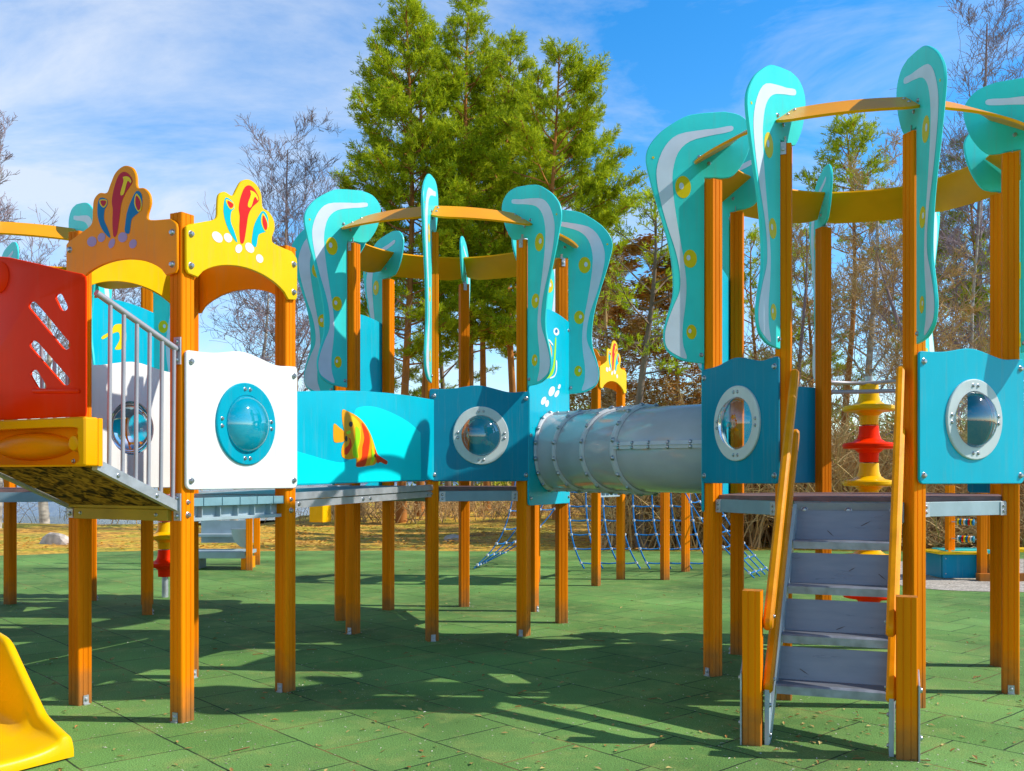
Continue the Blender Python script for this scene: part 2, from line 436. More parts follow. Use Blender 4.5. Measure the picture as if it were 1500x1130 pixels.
# ------------------------------------------------------------------ panels
PB = .052    # panel back offset from the line between post centres
def face(pa, pb, c):
    u = V((pb[0] - pa[0], pb[1] - pa[1])); n = V((u.y, -u.x)); mid = V((pa[0] + pb[0], pa[1] + pb[1])) / 2
    if n.dot(mid - V(c[:2])) < 0: n = -n
    return Frame(pa, u, n), u.length
def wavy(a0, a1, z0, z1, h=.04, r=.035):
    o = []
    for cx, cz, s in ((a0 + r, z0 + r, 180), (a1 - r, z0 + r, 270)):
        for i in range(6): t = R(s + 18 * i); o.append((cx + r * math.cos(t), cz + r * math.sin(t)))
    r2 = .02
    for i in range(4): t = R(30 * i); o.append((a1 - r2 + r2 * math.cos(t), z1 - r2 + r2 * math.sin(t)))
    for i in range(1, 24):
        t = 1 - i / 24; o.append((a0 + (a1 - a0) * t, z1 + h * math.exp(-((t - .47) / .19) ** 2) - .012 * math.exp(-((t - .80) / .1) ** 2)))
    for i in range(4): t = R(90 + 30 * i); o.append((a0 + r2 + r2 * math.cos(t), z1 - r2 + r2 * math.sin(t)))
    return o
def porthole_panel(T, fr, L, z0, z1, m, ringm, domem, label=None, zc=None, bolts=True, ext=.035, ring=True):
    zc = zc or (z0 + z1) / 2; a = L / 2; t = .018
    mb = MB(); mb.prism(fr, wavy(-ext, L + ext, z0, z1), PB, PB + t, [circ(a, zc, .172, 40)], c=.004)
    p = T.part('porthole_panel', mb, m, label=label)
    f0 = PB + t
    if ring:
        mb = MB()
        mb.lathe([(.168, 0), (.243, 0), (.243, .010), (.238, .014), (.172, .014), (.168, .010), (.168, 0)], fr.P(a, zc, f0), fr.n, 48)
        r = T.part('porthole_ring', mb, ringm, p)
    else: r = p
    mb = MB(); prof = [(.171 * math.cos(R(q)), .105 * math.sin(R(q))) for q in range(0, 90, 9)] + [(0, .105)]
    mb.lathe(prof, fr.P(a, zc, f0 - .004), fr.n, 40)
    T.part('porthole_dome', mb, domem, p, fix=False, smooth=60)
    if bolts:
        for aa in (-.0, L):
            for zz in (z0 + .05, z1 - .06): T.bolt(fr.P(aa, zz, f0), fr.n, p)
        if ring:
            for k in range(4):
                for s in (-6, 6):
                    q = R(90 * k + s); T.bolt(fr.P(a + .205 * math.cos(q), zc + .205 * math.sin(q), f0 + .014), fr.n, r, .62)
    return p
def channel(T, pa, pb, c, zt, zb, m, name='beam', inset_=.0, plates=True):
    """edge beam with end plates between two posts"""
    fr, L = face(pa, pb, c); mb = MB()
    o = [(.06, zb), (L - .06, zb), (L - .06, zt), (.06, zt)]
    mb.prism(fr, o, -.02 + inset_, .012 + inset_, c=.002)
    e = T.part(name, mb, m)
    if plates:
        for a in (.085, L - .085):
            q = MB(); q.prism(fr, rrect(a - .027, zb - .002, a + .027, zt - .004, .004), .0125 + inset_, .0175 + inset_, c=.001)
            pl = T.part('end_plate', q, M['steel'], e)
            for z in (zb + .025, zt - .03): T.bolt(fr.P(a, z, .0175 + inset_), fr.n, pl, .55)
    return e

def octo_tower(label, posts, c, deck_z, wings=range(8), boards=range(8), bolts=True, group='octagonal wing towers', turn=None):
    T = Thing('play_tower', label, 'play tower', (c[0], c[1], 0), group)
    for i, (x, y) in enumerate(posts):
        d = V((x - c[0], y - c[1])).normalized(); ang = math.atan2(d.y, d.x)
        k = turn[i] if turn else 1
        add_post(T, x, y, ang + R(22.5) * k, POST, True, True)
        if i in wings: wing(T, x, y, d, bolts)
    for i in boards: ring_board(T, c, posts[i], posts[(i + 1) % 8], bolts)
    # deck
    pts = []
    for x, y in posts:
        d = V((x - c[0], y - c[1])); pts.append((x - d.x * .02, y - d.y * .02))
    mb = MB(); vs = [(x, y, deck_z) for x, y in pts] + [(x, y, deck_z - .026) for x, y in pts]
    mb.add(vs, [tuple(range(8)), tuple(range(15, 7, -1))] + [(i, (i + 1) % 8, 8 + (i + 1) % 8, 8 + i) for i in range(8)])
    T.part('deck', mb, M['deck'], smooth=0)
    return T

Hn = 1.35
def octo(cx, cy, r, a0): return [(cx + r * math.cos(R(a0 + 45 * i)), cy + r * math.sin(R(a0 + 45 * i))) for i in range(8)]
# ---- centre tower
CC = (-.585, 8.932); CP = octo(*CC, 1.05, -139.39); DZC = 1.27
TC = octo_tower('turquoise winged octagonal tower in the middle, between the fish bridge and the grey tunnel', CP, CC, DZC)
fr, L = face(CP[1], CP[2], CC); porthole_panel(TC, fr, L, 1.325, 2.085, M['teal'], M['ring'], M['dome'])
def tall_panel(T, pa, pb, c, z0, z1, m, hole=True, ext=.035, bolts=True, deco=None):
    fr, L = face(pa, pb, c); o = []
    r = .03
    for cx, s in ((-ext + r, 180), (L + ext - r, 270)):
        for i in range(6): t = R(s + 18 * i); o.append((cx + r * math.cos(t), z0 + r + r * math.sin(t)))
    for i in range(13): t = 1 - i / 12; o.append((-ext + (L + 2 * ext) * t, z1 + .05 * math.sin(math.pi * t)))
    mb = MB(); mb.prism(fr, o, PB, PB + .018, [circ(L / 2, 1.58, .315, 40)] if hole else [], c=.004)
    mats = [m]
    if deco: mats += deco(mb, fr, PB + .0195)
    p = T.part('tall_panel', mb, mats)
    if bolts:
        for a in (0, L):
            for z in (z0 + .06, z0 + .6, z1 - .08): T.bolt(fr.P(a, z, PB + .018), fr.n, p, .8)
    return p
def seahorse(mb, fr, b):
    k = lambda pts: [fr.px(x / 6.28 + 760, y / 6.28 + 440, b) for x, y in pts]
    for x, y, rx, ry, t in ((303, 838, 26, 48, -.35), (350, 860, 17, 36, -.5), (372, 795, 12, 24, -.3), (228, 925, 21, 40, -.4), (260, 950, 17, 33, -.2), (345, 290, 26, 36, .2)):
        mb.poly(fr, k(circ(x, y, rx, 20, ry, -t)), b, 1)
    mb.poly(fr, k(circ(345, 285, 12, 14, 18)), b + .001, 3)
    st = [(335, 350), (325, 500), (312, 610), (285, 670), (245, 715), (262, 722), (305, 690), (330, 620), (340, 500), (345, 360)]
    mb.poly(fr, k(spline(st, 3)), b, 2)
    mb.poly(fr, k(spline([(340, 560), (342, 640), (325, 690), (285, 712), (288, 722), (330, 702), (350, 640), (350, 560)], 3)), b + .001, 1)
    mb.poly(fr, k(spline([(240, 370), (275, 385), (302, 440), (305, 520), (290, 580), (260, 590), (225, 560), (215, 450)], 4)), b, 4)
    mb.poly(fr, k(spline([(250, 352), (285, 365), (315, 410), (308, 415), (280, 380), (248, 362)], 3)), b + .001, 1)
    mb.poly(fr, k(circ(287, 512, 10, 12, 14)), b + .002, 3)
    return [M['pebble'], M['green_print'], M['coral_deep'], M['fish_orange']]
tall_panel(TC, CP[2], CP[3], CC, 1.115, 2.80, M['teal_lit'], deco=seahorse)
tall_panel(TC, CP[6], CP[7], CC, 1.115, 2.92, M['teal_lit'], bolts=False)
for i in (4, 5):
    fr, L = face(CP[i], CP[i + 1], CC); mb = MB(); mb.prism(fr, rrect(-.02, 1.315, L + .02, 2.06, .03), PB, PB + .018, c=.004); TC.part('side_panel', mb, M['teal_lit'])
for i in range(8): channel(TC, CP[i], CP[(i + 1) % 8], CC, DZC - .028, DZC - .115, M['beam'], plates=i in (1, 2))

# ---- right tower
RP = [(1.375, 6.50), (1.664, 5.81), (2.373, 5.60), (3.135, 5.97), (3.505, 6.82), (3.216, 7.51), (2.536, 7.73), (1.73, 7.29)]
RC = (2.44, 6.66); DZR = 1.235
TR = octo_tower('nearest turquoise winged octagonal tower at right, with the grey steps', RP, RC, DZR)
for i in (0, 2):
    fr, L = face(RP[i], RP[i + 1], RC)
    porthole_panel(TR, fr, L, 1.315, 2.09, M['teal_lit'] if i else M['teal'], M['ring'], M['dome'])
tall_panel(TR, RP[7], RP[0], RC, 1.115, 2.86, M['teal_lit'])
fr, L = face(RP[6], RP[7], RC)
mb = MB(); mb.prism(fr, rrect(-.02, 1.31, L + .02, 2.09, .03), PB, PB + .018, c=.004); TR.part('side_panel', mb, M['teal'])
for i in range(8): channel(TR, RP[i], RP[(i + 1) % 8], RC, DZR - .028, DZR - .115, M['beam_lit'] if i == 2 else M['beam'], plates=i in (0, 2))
fr, L = face(RP[4], RP[5], RC)
mb = MB(); mb.prism(fr, rrect(-.02, 1.24, .33, 2.09, .03), PB, PB + .018, c=.004); TR.part('side_panel', mb, M['teal'])
fr, L = face(RP[5], RP[6], RC)
for z, bul in ((2.14, .30), (2.05, .06)):
    pts = [fr.P(L * t, z, bul * math.sin(math.pi * t) ** .7 if 0 < t < 1 else 0) for t in [i / 12 for i in range(13)]]
    mb = MB(); mb.tube(pts, .017, 10); TR.part('grab_rail', mb, M['rail'], smooth=60)

# ---- left rear tower
DC = (-4.66, 9.416); DP = octo(*DC, 1.05, 133.5)
TD = octo_tower('turquoise winged octagonal tower at far left, behind the red slide hood', DP, DC, 1.25, bolts=False)
def curl(mb, fr, b):
    k = lambda pts: [fr.px(x / 3.323, y / 3.323 + 220, b) for x, y in pts]
    mb.poly(fr, k(spline([(560, 850), (600, 850), (613, 880), (612, 940), (592, 968), (560, 970), (572, 945), (583, 920), (578, 888), (550, 893), (502, 921), (497, 908), (540, 880)], 4)), b, 1)
    mb.poly(fr, k(circ(800, 835, 24, 20, 30)), b, 1)
    return [M['fish_yellow']]
tall_panel(TD, DP[4], DP[5], DC, 1.115, 2.98, M['teal_lit'], hole=False, bolts=False, deco=curl)
for i in range(8): channel(TD, DP[i], DP[(i + 1) % 8], DC, 1.222, 1.135, M['beam'], plates=False)
# frame 4-5 runs from post 4 to post 5 (front right side)

# ------------------------------------------------------------------ square crown tower
SC = (-2.012, 5.853); SR = .598; SA = -72.9
SP = [(SC[0] + SR * math.cos(R(SA + 90 * i)), SC[1] + SR * math.sin(R(SA + 90 * i))) for i in range(4)]
fr0, L0 = face(SP[3], SP[0], SC)
kk = lambda pts, b=PB + .018: [fr0.px(x / 3.323, y / 3.323 + 220, b) for x, y in pts]
CR_TOP = kk([(320, 388), (430, 375), (447, 350), (450, 290), (456, 240), (482, 209), (518, 207), (536, 165), (560, 110), (600, 77), (640, 84), (660, 120), (667, 180), (700, 185), (726, 215), (731, 260), (716, 318), (732, 340), (830, 334)])
def shape(base, extra): return base
# crown outline made symmetric about the middle of the face
am = L0 / 2
top = [(-.052, 2.755), (.20, 2.765)] + spline([(a, z) for a, z in CR_TOP[2:18]], 3, False) + [(L0 - .20, 2.765), (L0 + .035, 2.755)]
top = [(-.035, 2.757)] + [p for p in top[1:]]
zc0 = 2.757
arch_in = []
for i in range(17):
    t = -1 + 2 * i / 16; arch_in.append((am + t * (am - .10), 2.235 + .235 * math.sqrt(max(0, 1 - (t * .93) ** 2)) - .085))
crown_out = [(-.035, 2.757)] + [(a, z) for a, z in CR_TOP[2:18]]
def crown(T, fr, base, deco, bolts=True):
    """arch board with a three-lobed coral crest"""
    crest = spline([(a, z) for a, z in CR_TOP[1:19]], 4, False)
    o = [(-.015, 2.75)] + crest + [(L0 + .012, 2.762), (L0 + .03, 2.745), (L0 + .035, 2.72), (L0 + .035, 2.50), (L0 + .02, 2.478), (L0 - .05, 2.47)]
    ar = []
    for i in range(1, 20):
        t = 1 - 2 * i / 20; ar.append((am + t * (am - .05), 2.47 + .125 * (1 - t * t) ** .7))
    o += ar + [(.05, 2.47), (-.02, 2.478), (-.035, 2.50), (-.035, 2.735)]
    mb = MB(); mb.prism(fr, o, PB, PB + .018, c=.004)
    red, blue, peb, yel = deco; b = PB + .0195
    pl = lambda pts, m, q=0.0, kq=3: mb.poly(fr, spline(kk(pts), kq), b + q, m)
    pl([(600, 107), (625, 115), (645, 145), (640, 168), (612, 210), (592, 260), (582, 330), (572, 400), (562, 422), (552, 415), (548, 350), (550, 290), (545, 250), (555, 190), (575, 130)], 1)
    pl([(600, 132), (625, 130), (640, 147), (638, 162), (622, 152), (606, 210), (592, 222), (588, 207), (603, 152)], 4, .001)
    pl([(485, 235), (520, 240), (523, 268), (510, 292), (508, 340), (522, 375), (538, 420), (530, 425), (500, 390), (480, 340), (475, 290)], 2)
    pl([(487, 243), (520, 243), (520, 267), (505, 281), (489, 265)], 4, .001)
    pl([(493, 247), (517, 248), (516, 264), (505, 275), (494, 262)], 1, .002)
    pl([(665, 200), (690, 215), (693, 270), (680, 300), (652, 325), (640, 345), (632, 400), (620, 408), (608, 395), (612, 350), (620, 300), (640, 245)], 2)
    pl([(664, 212), (688, 242), (690, 288), (673, 300), (655, 262)], 4, .001)
    pl([(666, 222), (685, 250), (685, 284), (673, 293), (661, 260)], 1, .002)
    for x, y, rx, ry in ((448, 446, 23, 25), (495, 426, 18, 23), (545, 455, 14, 25), (598, 425, 22, 25), (648, 457, 18, 23)):
        mb.poly(fr, kk(circ(x, y, rx, 20, ry, .4)), b, 3)
    p = T.part('crown_panel', mb, [base, red, blue, peb, M['fish_yellow']])
    if bolts:
        for a in (0.0, L0):
            for z in (2.525, 2.70): T.bolt(fr.P(a, z, PB + .018), fr.n, p)
    return p
LITD = (M['coral_red'], M['coral_blue'], M['pebble'], None); SHD = (M['coral_shade'], M['coral_deep'], M['pebble_shade'], None)  # same prints twice: the second set has shade painted into its colours
def square_tower(label, off=(0, 0), bolts=True, group='square coral crown towers'):
    P = [(x + off[0], y + off[1]) for x, y in SP]; c = (SC[0] + off[0], SC[1] + off[1])
    T = Thing('crown_tower', label, 'play tower', (c[0], c[1], 0), group)
    for i, (x, y) in enumerate(P): add_post(T, x, y, R(SA + 45), POST_S, False, bolts)
    f = [face(P[i], P[(i + 1) % 4], c) for i in range(4)]
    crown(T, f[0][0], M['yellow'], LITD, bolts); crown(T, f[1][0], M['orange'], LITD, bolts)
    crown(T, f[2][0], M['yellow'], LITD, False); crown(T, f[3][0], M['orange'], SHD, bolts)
    porthole_panel(T, f[0][0], L0, 1.285, 2.055, M['white'], M['ring_teal'], M['dome_teal'], bolts=bolts)
    porthole_panel(T, f[2][0], L0, 1.285, 2.055, M['white'], M['ring_teal'], M['dome'], bolts=False)
    # planks run away from the white panel side
    fr = f[0][0]
    for k in range(6):
        a0 = -.01 + .1435 * k
        mb = MB(); mb.prism(Frame(fr.P(0, 0, 0), fr.u, fr.n), [(a0, 1.19), (a0 + .138, 1.19), (a0 + .138, 1.238), (a0, 1.238)], -L0 + .03, .03, c=.002)
        T.part('deck_plank', mb, M['plank'])
    for i in (0, 2):
        mb = MB(); ff = f[i][0]
        mb.prism(ff, [(.04, 1.105), (L0 - .04, 1.105), (L0 - .04, 1.188), (.04, 1.188)], -.045, -.03, c=.002)
        mb.prism(ff, [(.04, 1.105), (L0 - .04, 1.105), (L0 - .04, 1.125), (.04, 1.125)], -.03, .01, c=.002)
        for k in range(1, 6): mb.prism(ff, [(L0 * k / 6 - .003, 1.125), (L0 * k / 6 + .003, 1.125), (L0 * k / 6 + .003, 1.188), (L0 * k / 6 - .003, 1.188)], -.03, .008, c=.0008)
        e = T.part('beam', mb, M['beam_lit'])
        if bolts:
            for a in (0.0, L0): T.bolt(ff.P(a, 1.145, PS), ff.n, e, .9); T.bolt(ff.P(a + .0, 1.215, PS), ff.n, e, .7)
    return T, f
TS, SF = square_tower('square tower with yellow coral crowns, shaded ones coloured orange, and white porthole panels, beside the ramp')
TE, EF = square_tower('small distant tower with coral crowns, behind the grey tunnel', (2.889, 6.617), False)

# ------------------------------------------------------------------ bridge with fish panel
BR = Thing('rope_bridge', 'turquoise walkway with a striped fish painted on its side, joining two towers', 'bridge', ((SP[1][0] + CP[0][0]) / 2, (SP[1][1] + CP[0][1]) / 2, 0))
BR.o.name = 'bridge'
bf, bl = face(SP[1], CP[1], (-1.6, 7.1))
a0, a1 = -.02, bl - .02
zt = lambda t: 1.895 + .10 * t + .035 * math.sin(math.pi * t)
zb_ = lambda t: 1.30 + .035 * t
o = [(a0 + (a1 - a0) * i / 20, zb_(i / 20)) for i in range(21)] + [(a0 + (a1 - a0) * i / 20, zt(i / 20)) for i in range(20, -1, -1)]
b0, b1 = .03, .046
mb = MB(); mb.prism(bf, o, b0, b1, c=.003)
kf = lambda pts, b: [bf.px(x, y, b) for x, y in pts]
kc = lambda pts, b: [bf.px(x / 3.75 + 400, y / 3.75 + 540, b) for x, y in pts]
b = b1 + .0015
wave = spline([(434, 661), (455, 667), (480, 674), (505, 677), (520, 660), (519, 625), (520, 602), (530, 596), (548, 596), (572, 604), (598, 618), (616, 634)], 4, False) + [(617, 703), (434, 709)]
mb.poly(bf, kf(wave, b), b, 1)
fish = [(380, 228), (410, 235), (460, 262), (500, 300), (530, 350), (550, 400), (565, 450), (580, 480), (620, 505), (628, 515), (620, 528), (590, 515), (570, 515), (555, 530), (520, 535), (470, 542), (455, 535), (455, 495), (420, 500), (385, 490), (375, 465), (380, 425), (393, 400), (388, 380), (390, 340), (380, 290)]
mb.poly(bf, kc(spline(fish, 3), b), b + .001, 2)
mb.poly(bf, kc(spline([(392, 350), (365, 325), (335, 303), (330, 350), (335, 402), (365, 406), (392, 396)], 3), b), b + .001, 2)
def ft(pts, m, q, k=4): mb.poly(bf, kc(spline(pts, k), b), b + q, m)
ft([(425, 262), (455, 275), (480, 320), (478, 400), (466, 450), (470, 492), (440, 488), (432, 440), (448, 390), (446, 330)], 4, .002)
ft([(452, 320), (474, 342), (474, 395), (462, 445), (466, 488), (442, 480), (438, 440), (450, 390)], 3, .003)
ft([(485, 298), (515, 335), (530, 380), (526, 440), (515, 500), (500, 536), (460, 538), (458, 520), (485, 490), (490, 430), (500, 380)], 5, .002)
ft([(535, 370), (552, 420), (560, 470), (550, 520), (532, 528), (540, 470), (540, 420)], 4, .002)
ft([(556, 440), (575, 475), (620, 505), (627, 516), (619, 527), (590, 513), (570, 517)], 5, .003)
ft([(540, 440), (553, 480), (545, 515), (540, 480)], 3, .004)
ft(circ(425, 306, 10, 14, 15), 6, .004, 1); ft(circ(400, 386, 7, 10, 16), 6, .004, 1); ft(circ(558, 478, 5, 8, 10), 6, .005, 1)
ft([(400, 350), (420, 340), (425, 352), (408, 362)], 3, .003); ft([(392, 440), (410, 425), (420, 400), (412, 380), (425, 390), (430, 430), (408, 470), (392, 470)], 5, .002)
BR.part('fish_panel', mb, [M['teal_lit'], M['cyan'], M['fish_orange'], M['green_print'], M['fish_yellow'], M['fish_red'], M['dark']])
bf2, bl2 = face(SP[2], CP[0], (-1.3, 7.0))
mb = MB(); mb.prism(bf2, [(-.02 + (bl2) * i / 20, zb_(i / 20)) for i in range(21)] + [(-.02 + bl2 * i / 20, zt(i / 20)) for i in range(20, -1, -1)], .0, .016, c=.003)
BR.part('side_panel', mb, M['teal_lit'])
for f_, l_ in ((bf, bl), (bf2, bl2)):
    mb = MB()
    for (h0, h1, bb0, bb1) in ((-.045, .0, -.02, .03), (-.10, -.052, -.03, .02)):
        vs = [f_.P(a, 1.255 + .04 * a / l_ + h, bb) for a in (.03, l_ - .03) for bb in (bb0, bb1) for h in (h0, h1)]
        mb.add(vs, [(0, 1, 3, 2), (4, 6, 7, 5), (0, 4, 5, 1), (2, 3, 7, 6), (0, 2, 6, 4), (1, 5, 7, 3)])
    e = BR.part('edge_rail', mb, M['steel'], smooth=0)
    for a in (.12, .9, 1.0, l_ - .12, l_ - .05): BR.bolt(f_.P(a, 1.18 + .04 * a / l_, .02), f_.n, e, .75)
n = 15
for k in range(n):
    t0, t1 = (k + .02) / n, (k + .98) / n
    pa = [V((*SP[1], 0)).lerp(V((*CP[1], 0)), t) for t in (t0, t1)]; pb = [V((*SP[2], 0)).lerp(V((*CP[0], 0)), t) for t in (t0, t1)]
    q = []
    for z in (1.245, 1.215): q += [pa[0] + UP * (z + .04 * t0), pa[1] + UP * (z + .04 * t1), pb[1] + UP * (z + .04 * t1), pb[0] + UP * (z + .04 * t0)]
    mb = MB(); mb.add(q, [(0, 1, 2, 3), (7, 6, 5, 4), (0, 4, 5, 1), (1, 5, 6, 2), (2, 6, 7, 3), (3, 7, 4, 0)])
    BR.part('bridge_plank', mb, M['plank'], smooth=0)

# ------------------------------------------------------------------ crawl tunnel
p0 = V(((CP[2][0] + CP[3][0]) / 2, (CP[2][1] + CP[3][1]) / 2, 1.585)); fC, _ = face(CP[2], CP[3], CC)
p3 = V(((RP[7][0] + RP[0][0]) / 2, (RP[7][1] + RP[0][1]) / 2, 1.565)); fR, _ = face(RP[7], RP[0], RC)
p0 += fC.n * (PB + .02); p3 += fR.n * (PB + .02)
q1, q2 = p0 + fC.n * .62, p3 + fR.n * .70
def bez(t): return p0 * (1 - t) ** 3 + q1 * 3 * t * (1 - t) ** 2 + q2 * 3 * t * t * (1 - t) + p3 * t ** 3
def bezd(t): return ((q1 - p0) * 3 * (1 - t) ** 2 + (q2 - q1) * 6 * t * (1 - t) + (p3 - q2) * 3 * t * t).normalized()
TN = Thing('crawl_tunnel', 'grey riveted plastic crawl tube joining the middle tower to the right tower', 'tunnel', ((p0.x + p3.x) / 2, (p0.y + p3.y) / 2, 0))
cuts = [0, .205, .47, .68, 1.0]; TRr = .328
def ringpt(t, ang, r):
    d = bezd(t); s = d.cross(UP).normalized(); u = s.cross(d)
    return bez(t) + (s * math.cos(ang) + u * math.sin(ang)) * r, (s * math.cos(ang) + u * math.sin(ang)), d
for k in range(4):
    t0, t1 = cuts[k], cuts[k + 1]; n = 8; ns = 48
    mb = MB(); vs = []; fs = []
    for side, rr in ((0, TRr), (1, TRr - .012)):
        for i in range(n + 1):
            t = t0 + (t1 - t0) * i / n
            for j in range(ns): vs.append(ringpt(t, 2 * math.pi * j / ns, rr)[0])
    for side in (0, 1):
        o = side * (n + 1) * ns
        for i in range(n):
            for j in range(ns):
                j2 = (j + 1) % ns; fs.append((o + i * ns + j, o + i * ns + j2, o + (i + 1) * ns + j2, o + (i + 1) * ns + j))
    mb.add(vs, fs)
    sg = TN.part('tube_segment', mb, M['tunnel'], smooth=50)
    # end flange
    L_ = (bez(t1) - bez(t0)).length; dt = .034 / L_ * (t1 - t0)
    mb = MB(); vs = []; fs = []
    prof = [(0, TRr - .004), (0, TRr + .022), (.35, TRr + .026), (.8, TRr + .018), (1, TRr + .002)]
    for (q, rr) in prof:
        for j in range(ns): vs.append(ringpt(t0 + dt * q * 1.3, 2 * math.pi * j / ns, rr)[0])
    for i in range(len(prof) - 1):
        for j in range(ns): j2 = (j + 1) % ns; fs.append((i * ns + j, i * ns + j2, (i + 1) * ns + j2, (i + 1) * ns + j))
    mb.add(vs, fs); fl = TN.part('flange', mb, M['tunnel_rim'], sg, smooth=30)
    for j in range(16):
        p, nn, d = ringpt(t0 + dt * .75, 2 * math.pi * (j + .5) / 16, TRr + .021); TN.bolt(p, nn - d * .5, fl, 1.15, 'rivet')
    # lengthwise seams
    for ang in ((R(90), R(270)) if k < 3 else (R(4), R(184))):
        mb = MB(); vs = []; fs = []; m_ = 10
        for i in range(m_ + 1):
            t = t0 + dt + (t1 - t0 - dt) * i / m_
            for da, rr in ((-.085, TRr - .002), (-.080, TRr + .016), (-.008, TRr + .018), (-.006, TRr + .026), (.006, TRr + .026), (.008, TRr + .018), (.080, TRr + .016), (.085, TRr - .002)):
                vs.append(ringpt(t, ang + da, rr)[0])
        for i in range(m_):
            for j in range(7): fs.append((i * 8 + j, i * 8 + j + 1, i * 8 + 9 + j, i * 8 + 8 + j))
        mb.add(vs, fs); sm = TN.part('seam', mb, M['tunnel_rim'], sg, smooth=30)
        nb = 3 if k < 3 else 5
        for i in range(nb):
            t = t0 + (t1 - t0) * (i + .7) / (nb + .3)
            for da in (-.05, .05):
                p, nn, d = ringpt(t, ang + da, TRr + .017); TN.bolt(p, nn, sm, .8, 'rivet')

# ------------------------------------------------------------------ steps up to the right tower
fA = V((RP[1][0], RP[1][1], 0)); fB = V((RP[2][0], RP[2][1], 0))
gA, gB = V((1.225, 4.83, 0)), V((1.905, 4.58, 0))
ST = Thing('staircase', 'steep grey metal steps with orange wooden handrails, up to the right tower', 'stairs', ((gA + gB) / 2))
u = (gB - gA).normalized(); nrm = V((u.y, -u.x, 0)); nrm = nrm if nrm.y < 0 else -nrm
topm = (fA + fB) / 2 + V((0, 0, 0)); botm = (gA + gB) / 2
W = (gB - gA).length
def short_post(p):
    o = link('short_post', SPOST, ST.o, p - ST.loc); o.rotation_euler = (0, 0, math.atan2(u.y, u.x)); return o
SPOST = post_mesh(.78, 'short_post')
pa_ = short_post(gA); pb_ = short_post(gB)
for p, s, par in ((gA, -1, pa_), (gB, 1, pb_)):
    mb = MB(); cpt = p + u * s * (PS + .006)
    fr = Frame(cpt, nrm, u * s); mb.prism(fr, [(-.05, .0), (.05, .0), (.05, .36), (-.05, .42)], -.004, .004, c=.001)
    o = ST.part('side_plate', mb, M['steel']);
    for z in (.10, .33): ST.bolt(fr.P(.0, z, .004), u * s, o, .9)
# stringers and treads; run axis from foot to top
run = (topm - botm); run.z = 0
foot = botm + nrm * .0
def along(z): # plan position of nosing at height z
    t = (z - .0) / DZR; return foot.lerp(V((topm.x, topm.y, 0)) + nrm * .05, t)
half = W / 2 - PS - .022
for s in (-1, 1):
    mb = MB(); a = along(.02) + u * s * half - nrm * .0; c_ = along(DZR - .06) + u * s * half
    d = (c_ + UP * (DZR - .06)) - (a + UP * .02)
    p, q = a + UP * .02, c_ + UP * (DZR - .06)
    up2 = u.cross(d).normalized(); up2 = up2 if up2.z > 0 else -up2
    mb.bar((p + q) / 2 - up2 * .03, d, u * .02, up2 * .12)
    mb.bar(a + UP * .14 - nrm * .02, UP * .28, u * .022, nrm * .09)
    e = ST.part('stringer', mb, M['beam_lit'], smooth=0)
    for z in (.05, .2): ST.bolt(a + UP * z + u * s * -.012 + nrm * .01, u * -s, e, .7)
for k, z in enumerate((.265, .50, .745, .985)):
    c_ = along(z) + nrm * .02; back = -nrm
    w = u * (2 * half - .024)
    prof = [(-.012, -.045), (-.012, -.004), (.0, .004), (.02, .004), (.165, .0), (.20, .17), (.206, .17), (.172, -.006), (.02, -.006), (.004, -.012), (-.002, -.045)]
    mb = MB(); n = len(prof)
    vs = [c_ + w * sx + back * y + UP * (z + h) for sx in (-.5, .5) for y, h in prof]
    fs = [(i, (i + 1) % n, n + (i + 1) % n, n + i) for i in range(n)]
    mb.add(vs, fs); tt = tessellate_polygon([[V((*p_, 0)) for p_ in prof]])
    mb.add(vs[:n], tt); mb.add(vs[n:], tt)
    for i in range(len(mb.f)):
        if i in (0, 1, 2): mb.m[i] = 1
    for _ in range(2):      # shoe scuffs on the sloping back plate
        q0 = rng.uniform(.1, .9) - .5; y0 = rng.uniform(.167, .19); l_ = rng.uniform(.02, .07); t_ = rng.uniform(-.8, .8)
        h0 = (y0 - .165) / .035 * .17; p_ = c_ + w * q0 + back * (y0 - .0012) + UP * (z + h0)
        e1 = (w.normalized() * math.cos(t_) + (back * .2 + UP * .98) * math.sin(t_)) * l_; e2 = (w.normalized() * -math.sin(t_) + (back * .2 + UP * .98) * math.cos(t_)) * .0016
        if h0 < .15 - .06: mb.add([p_ - e2, p_ + e1 * .5 - e2 * 1.6, p_ + e1, p_ + e1 * .5 + e2 * 1.6, p_ + e2], [(0, 1, 2, 3, 4)], 2)
    ST.part('tread', mb, [M['step'], M['step_edge'], M['dark']], smooth=30, fix=False)
# top plate under deck
ff, Lf = face(RP[1], RP[2], RC)
mb = MB(); mb.prism(ff, [(.06, 1.085), (Lf - .06, 1.085), (Lf - .06, 1.205), (.06, 1.205)], .014, .05, c=.003)
e = ST.part('top_plate', mb, M['step'])
for a in (.12, Lf / 2, Lf - .12): ST.bolt(ff.P(a, 1.155, .05), ff.n, e, 1.1)
